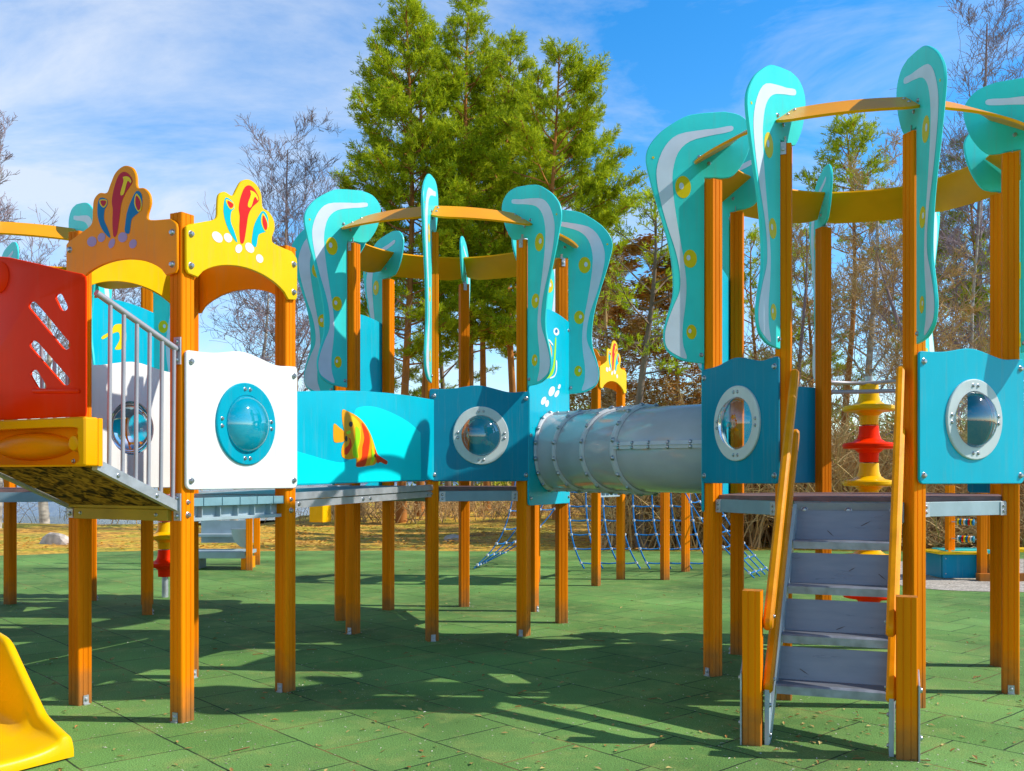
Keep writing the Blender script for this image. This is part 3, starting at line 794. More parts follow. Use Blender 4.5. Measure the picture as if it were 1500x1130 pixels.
# handrails: rounded planks following the pitch
for s in (-1, 1):
    base = gA if s < 0 else gB; tp = fA if s < 0 else fB
    inner = u * (-s)
    for (z0, z1, k0, k1) in ((.62, 1.96, .03, .94), (.30, 1.60, .03, .955)):
        pl0 = base.lerp(tp, k0) + inner * (PS + .024); pl1 = base.lerp(tp, k1) + inner * (PS + .024)
        if z0 < .5: pl0 += inner * .0
        d = (pl1 + UP * z1) - (pl0 + UP * z0); Ld = d.length; d.normalize()
        w2 = inner.cross(d).normalized(); w2 = w2 if w2.z > 0 else -w2
        class F3:
            def P(self, a, z, b=0.0): return pl0 + UP * z0 + d * a + w2 * z + inner * b
        pr = .046; outl = []
        for i in range(13): t = R(90 + 15 * i); outl.append((pr * math.cos(t), pr * math.sin(t)))
        for i in range(13): t = R(-90 + 15 * i); outl.append((Ld + pr * math.cos(t), pr * math.sin(t)))
        mb = MB(); mb.prism(F3(), outl, -.022, .024, c=.012)
        h = ST.part('handrail', mb, M['rail_wood'])
        ST.bolt(F3().P(.03, 0, .024), inner, h, .6)

# ------------------------------------------------------------------ ramp
rn = SF[3][0].n; ru = SF[3][0].u  # u from post 3 to post 0
RM = Thing('ramp', 'sloping ramp with grey baluster railings and a mottled brown underside', 'ramp', ((SP[0][0] + SP[3][0]) / 2 + rn.x * .4, (SP[0][1] + SP[3][1]) / 2 + rn.y * .4, 0))
p3r, p0r = V((*SP[3], 0)), V((*SP[0], 0)); slope = .43; RL = .575
def rp(side, t, z): # side 0 = left post line, 1 = right post line
    q = p3r.lerp(p0r, side); return q + rn * t + UP * (z + slope * (t - .05))
mb = MB(); vs = [rp(s, t, z) for s in (.03, .97) for t in (.06, RL) for z in (1.178, 1.195)]
mb.add(vs, [(0, 1, 3, 2), (4, 6, 7, 5), (0, 4, 5, 1), (2, 3, 7, 6), (0, 2, 6, 4), (1, 5, 7, 3)]); RM.part('ramp_board', mb, M['mottle'], smooth=0)
for s, off in ((0, -1), (1, 1)):
    mb = MB(); x = ru * off
    o_ = x * .012
    vs = [rp(s, t, z) + x * w_ for t in (.05, RL) for w_ in (-.012, .03) for z in (1.165, 1.222)]
    mb.add(vs, [(0, 1, 3, 2), (4, 6, 7, 5), (0, 4, 5, 1), (2, 3, 7, 6), (0, 2, 6, 4), (1, 5, 7, 3)])
    e = RM.part('stringer', mb, M['steel'], smooth=0)
    for t in (.2, .45): RM.bolt(rp(s, t, 1.19) + x * .03, x, e, .6)
    mb = MB(); pts = [rp(s, t, 2.055) + x * .02 for t in (.06, RL)]; mb.tube(pts, .017, 10)
    rl = RM.part('railing', mb, M['rail'], smooth=60)
    for k in range(6):
        t = .075 + .083 * k; q = MB(); q.tube([rp(s, t, 1.215) + x * .01, rp(s, t, 2.05) + x * .02], .0115, 8); RM.part('baluster', q, M['rail'], rl, smooth=60)
    for z in (1.19, 2.05):
        q = MB(); c_ = (p3r if s == 0 else p0r) + rn * (PS + .004) + UP * z + x * .02
        q.bar(c_, x * .05, rn * .008, UP * .15); pl = RM.part('mounting_plate', q, M['steel'], rl, smooth=0)
        for dz in (-.05, .05): RM.bolt(c_ + UP * dz + rn * .004 + x * .0, rn, pl, .8)
mb = MB(); ff = SF[3][0]
mb.prism(ff, [(.0, 1.178), (L0, 1.178), (L0, 1.222), (.0, 1.222)], PS + .002, PS + .04, c=.003)
mb.prism(ff, [(.04, 1.112), (L0 - .03, 1.112), (L0 - .03, 1.176), (.04, 1.176)], .0, PS + .028, c=.003)
e = RM.part('cross_beam', mb, M['khaki'])
for a in (.1, L0 - .12): RM.bolt(ff.P(a, 1.145, PS + .028), ff.n, e, .6)

# ------------------------------------------------------------------ slide: red hood, yellow box, winding chute
tH = .60
hO = p0r + rn * tH + ru * .045
HF = Frame((hO.x, hO.y), -ru, rn)     # a grows to the left
SL = Thing('slide', 'winding yellow plastic slide with a slotted red hood at the top of the ramp', 'slide', (-2.75, 4.75, 0))
kh = lambda pts: [HF.px(x / 3.323, y / 3.323 + 220, .05) for x, y in pts]
def pill(x0, y0, x1, y1, r):
    d = V((x1 - x0, y1 - y0)); ang = math.atan2(d.y, d.x); o = []
    for i in range(9): t = ang + R(90 + 22.5 * i); o.append((x0 + r * math.cos(t), y0 + r * math.sin(t)))
    for i in range(9): t = ang + R(-90 + 22.5 * i); o.append((x1 + r * math.cos(t), y1 + r * math.sin(t)))
    return o
holes = [kh(pill(292, 718, 315, 765, 19)), kh(pill(165, 758, 325, 950, 22)), kh(pill(170, 948, 325, 1125, 22)), kh(pill(172, 1090, 208, 1150, 21))]
aw = 1.05
hood = [(.0, 1.66), (aw, 1.66)] + [(aw - (aw) * i / 14, 2.355 + .17 * math.sin(math.pi * min(1, .02 + .5 * (1 - i / 14) * 1.25)) ** 1.2 if i < 14 else 2.352) for i in range(15)]
hood = [(.006, 1.655), (aw, 1.655), (aw, 2.44), (.95, 2.50), (.85, 2.53), (.72, 2.525), (.60, 2.505), (.45, 2.468), (.30, 2.43), (.15, 2.39), (.03, 2.362), (.004, 2.345), (.0, 2.32), (.0, 1.68)]
mb = MB(); mb.prism(HF, hood, .044, .055, holes, c=.004)
# pressed-in pill and round boss
mb.prism(HF, kh(pill(175, 1184 - 10, 385, 1184 - 10, 12)), .056, .064, c=.005)
mb.prism(HF, circ(*kh([(0, 620)])[0], .085, 32), .056, .060, c=.003)
SL.part('hood', mb, M['red'], label='red slotted hood', smooth=50)
pocket = spline([(.075, 1.418), (.05, 1.50), (.052, 1.575), (.085, 1.604), (.45, 1.606), (.80, 1.60), (.95, 1.57), (.98, 1.50), (.95, 1.43), (.5, 1.418)], 4)
mb = MB(); mb.prism(HF, rrect(.0, 1.408, aw, 1.653, .012), -.02, .062, [pocket], c=.008)
mb.prism(HF, rrect(.02, 1.412, aw - .02, 1.65, .01), -.045, -.022, c=.004, m=1)
mb.prism(HF, [(.004, 1.41), (.03, 1.41), (.03, 1.65), (.004, 1.65)], -.05, -.02, c=.004)
# bowl of the chute seen in the pocket
vs = []; fs = []; nu, nv = 20, 10
for i in range(nu + 1):
    for j in range(nv + 1):
        a = .17 + .66 * i / nu; t = R(180 * j / nv)
        w_ = max(.02, math.sin(math.pi * (i / nu)) ** .5)
        vs.append(HF.P(a, 1.515 - .075 * w_ * math.cos(t), -.03 + .085 * w_ * math.sin(t)))
for i in range(nu):
    for j in range(nv): fs.append((i * (nv + 1) + j, (i + 1) * (nv + 1) + j, (i + 1) * (nv + 1) + j + 1, i * (nv + 1) + j + 1))
mb.add(vs, fs, 1)
mb.lathe([(.05, -.02), (.048, .02), (.036, .05), (.0, .06)], HF.P(.125, 1.525, -.02), rn, 20, 0)
e = SL.part('entry_box', mb, [mat('amber_moulded_plastic', (.96, .40, .0), .3, .06, 2.5, .03, 120), M['slide_in']], smooth=40)
for a in (.13, .19): SL.bolt(HF.P(a, 1.436, -.02), rn, e, .6)
# chute
path = [(-3.02, 5.02, 1.42), (-3.22, 4.62, 1.36), (-3.62, 4.25, 1.2), (-4.12, 4.15, 1.0), (-4.52, 4.5, .8), (-4.45, 5.0, .6), (-4.0, 5.28, .45), (-3.5, 5.12, .33), (-3.05, 4.84, .21), (-2.72, 4.615, .125), (-2.51, 4.472, .085), (-2.305, 4.334, .065)]
def cr3(pts, k):
    o = []; n = len(pts)
    for i in range(n - 1):
        p_0, p_1, p_2, p_3 = (V(pts[max(0, min(n - 1, i + d))]) for d in (-1, 0, 1, 2))
        for j in range(k):
            t = j / k; o.append(.5 * ((2 * p_1) + (p_2 - p_0) * t + (2 * p_0 - 5 * p_1 + 4 * p_2 - p_3) * t * t + (3 * p_1 - p_0 - 3 * p_2 + p_3) * t ** 3))
    o.append(V(pts[-1])); return o
pp = cr3(path, 8); vs = []; fs = []; N_ = len(pp)
tot = [0.0]
for i in range(N_ - 1): tot.append(tot[-1] + (pp[i + 1] - pp[i]).length)
for i, p in enumerate(pp):
    d = pp[min(i + 1, N_ - 1)] - pp[max(i - 1, 0)]; d.z = 0; d.normalize(); x = V((d.y, -d.x, 0))
    rest = tot[-1] - tot[i]
    wh = .045 + .36 * min(1, max(0, (rest - .10) / .42)) ** 1.0 if rest < .52 else .405
    if rest < .16: wh = .055 + .05 * rest / .16
    prof = []
    for k in range(11):   # floor and wall, right half mirrored
        pass
    half_ = [(0, 0), (.10, .002), (.17, .015), (.215, .05), (.235, .11), (.242, wh * .75 if wh > .2 else .3 * wh + .04), (.250, wh - .012), (.262, wh), (.285, wh), (.300, wh - .014), (.304, wh - .05), (.296, max(-.02, wh * .45)), (.285, -.045)]
    if wh < .16:
        f_ = wh / .16
        half_ = [(0, 0), (.10, .002), (.17, .010), (.215, .035 * f_ + .01), (.235, .06 * f_ + .012), (.242, wh * .75), (.250, wh - .008), (.262, wh), (.285, wh), (.300, wh - .012), (.304, wh * .5), (.300, -.01), (.285, -.045)]
    row = [(-a, h) for a, h in half_[::-1]] + half_[1:]
    vs += [p + x * a + UP * h for a, h in row]
m_ = len(row)
for i in range(N_ - 1):
    for j in range(m_ - 1): fs.append((i * m_ + j, i * m_ + j + 1, (i + 1) * m_ + j + 1, (i + 1) * m_ + j))
# rolled end lip
lastd = (pp[-1] - pp[-2]); lastd.z = 0; lastd.normalize()
o_ = (N_ - 1) * m_; prev = o_
for (f_, dz) in ((.018, -.004), (.030, .4), (.034, .7), (.034, 1.0)):
    st = len(vs)
    for j in range(m_):
        b_ = V(vs[o_ + j]); zz = (b_.z + dz if dz < 0 else b_.z + (.010 - b_.z) * dz); vs.append(V((b_.x, b_.y, zz)) + lastd * f_)
    for j in range(m_ - 1): fs.append((prev + j, prev + j + 1, st + j + 1, st + j))
    prev = st
mb = MB(); mb.add(vs, fs)
ch = SL.part('chute', mb, M['slide'], smooth=60)
sf = ch.modifiers.new('thick', 'SUBSURF'); sf.levels = 1; sf.render_levels = 1

# ------------------------------------------------------------------ saucer climbing poles
def saucer_pole(label, x, y):
    T = Thing('climbing_pole', label, 'climbing pole', (x, y, 0), 'saucer climbing poles')
    mb = MB(); mb.tube([(x, y, 0), (x, y, 2.2)], .035, 12); T.part('pole', mb, M['steel'], smooth=60)
    for k in range(6):
        z = .37 + .312 * k
        pr = [(.036, -.14), (.075, -.135), (.08, -.06), (.115, -.03), (.20, -.022), (.212, -.008), (.212, .012), (.20, .024), (.13, .034), (.095, .06), (.082, .10), (.078, .168), (.036, .168)]
        if k == 5: pr = pr[:-2] + [(.076, .20), (.05, .215), (0, .218)]
        mb = MB(); mb.lathe(pr, (x, y, z), UP, 28); T.part('saucer', mb, M['slide'] if k % 2 else M['red'], smooth=35)
    return T
saucer_pole('red and yellow saucer climbing pole seen through the right tower', 2.99, 7.95)
saucer_pole('red and yellow saucer climbing pole seen low behind the square crown tower', -3.93, 10.75)

# ------------------------------------------------------------------ blue rope nets and their posts
b = MB(); b.lathe([(0, -.02), (.02, -.016), (.024, 0), (.02, .016), (0, .02)], (0, 0, 0), UP, 6)
CLAMP = b.mesh('rope_clamp', [M['clamp']])
def net(label, top_a, top_b, bot_a, bot_b, nv, nh, sag, r=.011, cur=0.0):
    c = (V(bot_a) + V(bot_b)) / 2
    T = Thing('climbing_net', label, 'climbing net', (c.x, c.y, 0), 'blue rope climbing nets')
    ta, tb, ba, bb = V(top_a), V(top_b), V(bot_a), V(bot_b); sg = V(sag)
    P = lambda s, t: ta.lerp(tb, s).lerp(ba.lerp(bb, s), t) + sg * math.sin(math.pi * t) * (1 - .3 * t) + V((cur * (t ** 4), 0, 0))
    for i in range(nv):
        mb = MB(); mb.tube([P(i / (nv - 1), j / 14) for j in range(15)], r, 6); T.part('rope', mb, M['rope'], smooth=60)
    for k in range(nh):
        t = .06 + .88 * k / (nh - 1)
        mb = MB(); mb.tube([P(j / 12, t) - UP * .012 * math.sin(math.pi * j * (nv - 1) / 12) ** 2 for j in range(13)], r, 6); ro = T.part('rope', mb, M['rope'], smooth=60)
        for i in range(nv):
            link('rope_clamp', CLAMP, ro, P(i / (nv - 1), t) - T.loc)
    return T
net('blue rope net hanging under the grey tunnel, nearest the middle tower', (.86, 14.3, 1.45), (1.60, 14.3, 1.45), (.84, 13.9, .02), (1.66, 13.9, .02), 4, 7, (.0, .1, -.02), cur=.22)
net('blue rope net hanging under the tunnel, nearer the right tower', (1.82, 14.3, 1.45), (2.66, 14.3, 1.45), (1.80, 13.9, .02), (2.72, 13.9, .02), 4, 7, (.0, .1, -.02), cur=.22)
net('slanting blue rope net running down left behind the middle tower', (.05, 14.3, 1.3), (.95, 15.2, 1.3), (-.56, 14.0, .02), (-.50, 14.4, .02), 4, 6, (.10, 0, -.22), r=.009)
net('slanting blue rope net running down right behind the right tower', (2.30, 13.2, 1.35), (2.90, 14.2, 1.35), (3.22, 12.6, .02), (3.62, 13.3, .02), 4, 7, (-.06, 0, -.10), r=.009)
NF = Thing('net_frame', 'pair of orange posts with a top bar holding the blue rope nets', 'frame', (2.26, 13.1, 0))
NPOST = post_mesh(1.5, 'post')
for x, y in ((2.03, 12.6), (2.505, 13.7)): add_post(NF, x, y, .4, NPOST, False, False)
mb = MB(); mb.beam((2.03, 12.6, 1.45), (2.505, 13.7, 1.45), .05, .05); NF.part('cross_bar', mb, M['steel'], smooth=0)
mb = MB(); mb.beam((.3, 14.35, 1.46), (2.75, 14.35, 1.46), .05, .05); NF.part('top_bar', mb, M['steel'], smooth=0)

# ------------------------------------------------------------------ low step platform behind
LP = Thing('low_platform', 'low grey step platform with one orange post, seen under the square crown tower', 'platform', (-4.25, 13.9, 0))
for x, y in ((-3.85, 13.9), (-3.98, 14.8)):
    add_post(LP, x, y, .3, POST_S, False, False)
mb = MB(); mb.box((-4.75, 14.50, .36), (-3.96, 14.53, .70)); LP.part('back_board', mb, M['beam_lit'], smooth=0)
mb = MB(); mb.box((-4.80, 13.95, .22), (-3.90, 14.48, .27)); mb.box((-4.80, 13.93, .17), (-3.92, 13.96, .262)); LP.part('step', mb, M['beam_lit'], smooth=0)
mb = MB(); frq = Frame((-3.93, 14.0), (0, 1), (1, 0)); mb.prism(Frame((-4.13, 13.95), (1, 0), (0, -1)), [(0, .60), (.22, .60), (.22, .32)] + [(.22 - .22 * math.sin(R(q)), .60 - .28 * math.cos(R(q))) for q in range(10, 90, 10)], -.06, .0, c=.004)
LP.part('quarter_bracket', mb, M['ring'], smooth=40)
mb = MB(); mb.box((-4.82, 13.91, .0), (-4.74, 14.5, .168)); mb.box((-3.99, 13.97, .0), (-3.91, 14.45, .168)); LP.part('side_board', mb, M['orange'], smooth=0)
mb = MB(); mb.box((-4.75, 14.20, .47), (-3.96, 14.50, .505)); LP.part('step', mb, M['beam_lit'], smooth=0)
mb = MB(); mb.box((-4.70, 14.1, .0), (-4.64, 14.4, .165)); LP.part('support', mb, M['beam'], smooth=0)

# ------------------------------------------------------------------ sand play table with bead rails
x0 = 5.72
SB = Thing('sand_table', 'teal and yellow play table with bead rails on orange posts at the sand corner', 'play table', (6.05, 12.9, 0))
mb = MB(); fq = Frame((5.72, 12.62), (1, -.04), (-.04, -1)); mb.prism(fq, rrect(0, .02, .50, .335, .02), 0, .02, c=.004); e = SB.part('front_panel', mb, M['teal'])
for a in (.04, .46):
    for z in (.08, .28): SB.bolt(fq.P(a, z, .02), fq.n, e, .5)
mb = MB(); mb.box((5.72, 12.64, .02), (5.74, 13.2, .335)); SB.part('side_panel', mb, M['teal'], smooth=0)
mb = MB(); mb.box((5.66, 12.56, .337), (6.30, 12.80, .362)); mb.box((5.66, 12.802, .337), (5.86, 13.25, .362)); SB.part('table_rim', mb, M['yellow'], smooth=0)
mb = MB(); mb.box((5.862, 12.802, .33), (6.5, 13.25, .375)); SB.part('table_top', mb, M['wing'], smooth=0)
for (x, y) in ((5.93, 12.85), (6.20, 12.52), (6.60, 13.1)):
    add_post(SB, x, y, .1, POST_S if False else post_mesh(1.25, 'post'), False, True)
bc = [M['coral_red'], M['fish_yellow'], M['coral_deep'], M['fish_orange'], M['white'], M['teal']]
for z in (.76, .535):
    mb = MB(); mb.tube([(5.93, 12.80, z), (6.20, 12.56, z)], .008, 6); ro = SB.part('bead_rod', mb, M['steel'])
    for k in range(8):
        t = .24 + .075 * k; c_ = V((5.93, 12.80, z)).lerp(V((6.20, 12.56, z)), t)
        mb = MB(); mb.lathe([(0, -.012), (.03, -.011), (.045, -.006), (.045, .006), (.03, .011), (0, .012)], c_, V((.27, -.24, 0)), 12); SB.part('bead', mb, bc[(k + (1 if z > .6 else 4)) % 6], ro)
SBX = Thing('sandbox', 'orange timber edged sand box at the far right', 'sandbox', (6.9, 12.6, 0))
mb = MB(); mb.box((6.10, 12.36, .0), (8.6, 12.48, .10)); SBX.part('timber_edge', mb, M['wood'], smooth=0)
mb = MB(); mb.box((8.5, 12.49, .0), (8.6, 14.6, .10)); SBX.part('timber_edge', mb, M['wood'], smooth=0)
mb = MB(); mb.box((6.72, 12.40, .102), (6.78, 12.46, .33)); SBX.part('stake', mb, M['steel'], smooth=0)
mb = MB(); mb.box((6.75, 12.9, .34), (7.6, 13.3, .38)); mb.box((6.85, 13.0, .0), (6.95, 13.1, .339)); mb.box((7.4, 13.0, .0), (7.5, 13.1, .339)); SBX.part('seat', mb, M['yellow'], smooth=0)

# ------------------------------------------------------------------ yellow bin far behind
YB = Thing('storage_bin', 'yellow storage bin standing on the grass, seen below the fish bridge', 'bin', (-6.15, 30, 0))
cb = ground(470, 764); Zb = 29.0
YB.loc = V(((470 - CX) * Zb / F, Zb, 0)); YB.o.location = YB.loc
bx = YB.loc
mb = MB(); fq = Frame((bx.x - .36, bx.y), (1, -.25), (-.25, -1))
mb.prism(fq, [(0, .0), (.46, .0), (.46, .98), (0, .98)], -.6, 0, c=.02); YB.part('body', mb, M['slide'])
mb = MB(); mb.prism(fq, [(-.03, .985), (.49, .985), (.46, 1.08), (0, 1.08)], -.63, .03, c=.01); YB.part('lid', mb, M['slide'])

# ------------------------------------------------------------------ ground materials
def ground_mat(name, ramp, scale, bump=.3, second=None):
    m = bpy.data.materials.new(name); m.use_nodes = True
    nt = m.node_tree; N = nt.nodes; L = nt.links; p = N['Principled BSDF']; p.inputs['Roughness'].default_value = .9; p.inputs['Specular IOR Level'].default_value = .2
    tc = N.new('ShaderNodeTexCoord'); n1 = N.new('ShaderNodeTexNoise'); n1.inputs['Scale'].default_value = scale; n1.inputs['Detail'].default_value = 8; n1.inputs['Roughness'].default_value = .65
    L.new(tc.outputs['Object'], n1.inputs['Vector'])
    r = N.new('ShaderNodeValToRGB'); els = r.color_ramp.elements
    els[0].position, els[0].color = ramp[0][0], (*ramp[0][1], 1); els[1].position, els[1].color = ramp[-1][0], (*ramp[-1][1], 1)
    for q in ramp[1:-1]: e = els.new(q[0]); e.color = (*q[1], 1)
    L.new(n1.outputs['Fac'], r.inputs[0]); out = r.outputs[0]
    vo = N.new('ShaderNodeTexVoronoi'); vo.inputs['Scale'].default_value = second or 9
    L.new(tc.outputs['Object'], vo.inputs['Vector'])
    hs = N.new('ShaderNodeSeparateColor'); L.new(vo.outputs['Color'], hs.inputs[0])
    mr = N.new('ShaderNodeMapRange'); mr.inputs['To Min'].default_value = .55; mr.inputs['To Max'].default_value = 1.45; L.new(hs.outputs[0], mr.inputs['Value'])
    mx = N.new('ShaderNodeMix'); mx.data_type = 'RGBA'; mx.blend_type = 'MULTIPLY'; mx.inputs[0].default_value = 1
    L.new(out, mx.inputs[6]); L.new(mr.outputs[0], mx.inputs[7]); L.new(mx.outputs[2], p.inputs['Base Color'])
    b = N.new('ShaderNodeBump'); b.inputs['Strength'].default_value = bump; b.inputs['Distance'].default_value = .05
    L.new(hs.outputs[1], b.inputs['Height']); L.new(b.outputs['Normal'], p.inputs['Normal'])
    return m
def rubber():
    m = bpy.data.materials.new('green_rubber_tiles'); m.use_nodes = True
    nt = m.node_tree; N = nt.nodes; L = nt.links; p = N['Principled BSDF']; p.inputs['Specular IOR Level'].default_value = .25
    tc = N.new('ShaderNodeTexCoord'); mp = N.new('ShaderNodeMapping'); mp.inputs['Rotation'].default_value = (0, 0, R(48)); mp.inputs['Location'].default_value = (.1, .03, 0)
    L.new(tc.outputs['Object'], mp.inputs['Vector'])
    # slightly wobbling joints
    nw = N.new('ShaderNodeTexNoise'); nw.inputs['Scale'].default_value = 2.2; nw.inputs['Detail'].default_value = 3; L.new(mp.outputs[0], nw.inputs['Vector'])
    sv = N.new('ShaderNodeVectorMath'); sv.operation = 'MULTIPLY_ADD'; sv.inputs[1].default_value = (.03, .03, 0); L.new(nw.outputs['Color'], sv.inputs[0]); L.new(mp.outputs[0], sv.inputs[2])
    br = N.new('ShaderNodeTexBrick'); br.offset = .5; br.inputs['Scale'].default_value = 1; br.inputs['Brick Width'].default_value = .5; br.inputs['Row Height'].default_value = .5
    br.inputs['Mortar Size'].default_value = .006; br.inputs['Mortar Smooth'].default_value = .35; br.inputs['Bias'].default_value = 0
    br.inputs['Color1'].default_value = (.115, .255, .055, 1); br.inputs['Color2'].default_value = (.16, .315, .080, 1); br.inputs['Mortar'].default_value = (.022, .045, .018, 1)
    L.new(sv.outputs[0], br.inputs['Vector'])
    n1 = N.new('ShaderNodeTexNoise'); n1.inputs['Scale'].default_value = .55; n1.inputs['Detail'].default_value = 6; L.new(tc.outputs['Object'], n1.inputs['Vector'])
    mr = N.new('ShaderNodeMapRange'); mr.inputs['From Min'].default_value = .3; mr.inputs['From Max'].default_value = .7; mr.inputs['To Min'].default_value = .5; mr.inputs['To Max'].default_value = 1.35; L.new(n1.outputs['Fac'], mr.inputs['Value'])
    mx = N.new('ShaderNodeMix'); mx.data_type = 'RGBA'; mx.blend_type = 'MULTIPLY'; mx.inputs[0].default_value = 1; L.new(br.outputs['Color'], mx.inputs[6]); L.new(mr.outputs[0], mx.inputs[7])
    # dusty pale patches
    n2 = N.new('ShaderNodeTexNoise'); n2.inputs['Scale'].default_value = 3.4; n2.inputs['Detail'].default_value = 9; n2.inputs['Roughness'].default_value = .72; L.new(tc.outputs['Object'], n2.inputs['Vector'])
    r2 = N.new('ShaderNodeMapRange'); r2.inputs['From Min'].default_value = .50; r2.inputs['From Max'].default_value = .72; r2.inputs['To Max'].default_value = .7; L.new(n2.outputs['Fac'], r2.inputs['Value'])
    m2 = N.new('ShaderNodeMix'); m2.data_type = 'RGBA'; m2.inputs[7].default_value = (.30, .36, .10, 1); L.new(r2.outputs[0], m2.inputs[0]); L.new(mx.outputs[2], m2.inputs[6])
    # grain
    n3 = N.new('ShaderNodeTexNoise'); n3.inputs['Scale'].default_value = 130; n3.inputs['Detail'].default_value = 3; L.new(tc.outputs['Object'], n3.inputs['Vector'])
    r3 = N.new('ShaderNodeMapRange'); r3.inputs['From Min'].default_value = .3; r3.inputs['From Max'].default_value = .7; r3.inputs['To Min'].default_value = .55; r3.inputs['To Max'].default_value = 1.4; L.new(n3.outputs['Fac'], r3.inputs['Value'])
    m3 = N.new('ShaderNodeMix'); m3.data_type = 'RGBA'; m3.blend_type = 'MULTIPLY'; m3.inputs[0].default_value = 1; L.new(m2.outputs[2], m3.inputs[6]); L.new(r3.outputs[0], m3.inputs[7])
    # tan debris caught in some joints
    n4 = N.new('ShaderNodeTexNoise'); n4.inputs['Scale'].default_value = 1.7; n4.inputs['Detail'].default_value = 6; L.new(tc.outputs['Object'], n4.inputs['Vector'])
    r4 = N.new('ShaderNodeMapRange'); r4.inputs['From Min'].default_value = .5; r4.inputs['From Max'].default_value = .62; r4.inputs['To Max'].default_value = .8; L.new(n4.outputs['Fac'], r4.inputs['Value'])
    mm = N.new('ShaderNodeMath'); mm.operation = 'MULTIPLY'; L.new(r4.outputs[0], mm.inputs[0]); L.new(br.outputs['Fac'], mm.inputs[1])
    m4 = N.new('ShaderNodeMix'); m4.data_type = 'RGBA'; m4.inputs[7].default_value = (.30, .19, .06, 1); L.new(mm.outputs[0], m4.inputs[0]); L.new(m3.outputs[2], m4.inputs[6])
    L.new(m4.outputs[2], p.inputs['Base Color'])
    p.inputs['Roughness'].default_value = .82
    h = N.new('ShaderNodeMath'); h.operation = 'MULTIPLY_ADD'; h.inputs[1].default_value = -1.5; L.new(br.outputs['Fac'], h.inputs[0]); L.new(n3.outputs['Fac'], h.inputs[2])
    b = N.new('ShaderNodeBump'); b.inputs['Strength'].default_value = .45; b.inputs['Distance'].default_value = .012; L.new(h.outputs[0], b.inputs['Height']); L.new(b.outputs['Normal'], p.inputs['Normal'])
    return m
M['rubber'] = rubber()
M['grass'] = ground_mat('leaf_strewn_grass', [(.30, (.20, .10, .02)), (.42, (.58, .30, .05)), (.50, (.62, .38, .05)), (.60, (.36, .32, .03)), (.72, (.62, .40, .09))], .8, .5, 14)
M['sand'] = ground_mat('pale_sand', [(.3, (.34, .30, .25)), (.7, (.55, .50, .43))], 5, .2, 60)

def struct(name, verts, faces, m):
    me = bpy.data.meshes.new(name); me.from_pydata(verts, [], faces); me.materials.append(m)
    o = link(name, me); o['kind'] = 'structure'; return o
# ground sheet, gently uneven, reaching the horizon
xs = [-900, -300, -120, -60] + [-40 + 2.0 * i for i in range(41)] + [60, 120, 300, 900]
ys = [-60, -10, 5] + [12 + 1.5 * i for i in range(30)] + [62, 80, 120, 250, 600, 1500]
gv = []
for y in ys:
    for x in xs:
        z = -.03
        if y > 17.5: z += .12 * math.sin(x * .31 + y * .22) * min(1, (y - 17.5) / 8) + .05 * math.sin(x * .9 + 1.3 * y)* min(1, (y - 17.5) / 8)
        if x < -9 and y > 27: z -= min(1.0, (y - 27) * .12)
        gv.append((x, y, z))
nx = len(xs)
struct('ground', gv, [(j * nx + i, j * nx + i + 1, (j + 1) * nx + i + 1, (j + 1) * nx + i) for j in range(len(ys) - 1) for i in range(nx - 1)], M['grass'])
edge = [(-60, -20), (40, -20), (40, 17.8)]
for i in range(41):
    x = 24 - i * 1.05; y = 17.6 + .18 * math.sin(x * 1.7) + .1 * math.sin(x * 4.1)
    if x < -7: y -= (-7 - x) * .52
    edge.append((x, y))
edge.append((-60, 8))
struct('rubber_surface', [(x, y, 0) for x, y in edge], [tuple(range(len(edge)))], M['rubber'])
sand = [(5.0, 11.6), (6.2, 11.2), (9.5, 11.4), (14, 12.5), (14, 16), (7.2, 15.6), (5.4, 14.4), (4.9, 12.9)]
sand = spline(sand, 4)
struct('sand', [(x, y, .004) for x, y in sand], [tuple(range(len(sand)))], M['sand'])
# lake
lk = bpy.data.materials.new('lake_water'); lk.use_nodes = True
p = lk.node_tree.nodes['Principled BSDF']; p.inputs['Base Color'].default_value = (.03, .10, .30, 1); p.inputs['Roughness'].default_value = .12
N = lk.node_tree.nodes; L = lk.node_tree.links
nz = N.new('ShaderNodeTexNoise'); nz.inputs['Scale'].default_value = 1.6; nz.inputs['Detail'].default_value = 5
tc = N.new('ShaderNodeTexCoord'); mp = N.new('ShaderNodeMapping'); mp.inputs['Scale'].default_value = (1, 2.2, 1); L.new(tc.outputs['Object'], mp.inputs[0]); L.new(mp.outputs[0], nz.inputs['Vector'])
bp = N.new('ShaderNodeBump'); bp.inputs['Strength'].default_value = 1.0; bp.inputs['Distance'].default_value = .4; L.new(nz.outputs['Fac'], bp.inputs['Height']); L.new(bp.outputs['Normal'], p.inputs['Normal'])
lake = [(-320, 29.5), (-60, 29), (-30, 29.4), (-18, 29.8), (-12, 31), (-8, 36), (-5, 44), (0, 60), (40, 120), (220, 420), (-320, 420)]
struct('lake', [(x, y, -.20) for x, y in lake], [tuple(range(len(lake)))], lk)
# far shore hills
hv = []; hf = []
for i in range(61):
    x = -420 + 14 * i; h = 5 + 3.5 * math.sin(i * .5) + 2.5 * math.sin(i * 1.3 + 1)
    hv += [(x, 400, -1), (x, 425, max(2, h)), (x, 470, -1)]
for i in range(60):
    for k in range(2): hf.append((i * 3 + k, i * 3 + 3 + k, i * 3 + 4 + k, i * 3 + 1 + k))
struct('hills', hv, hf, mat('far_forest', (.05, .08, .06), .9, .5, .2))

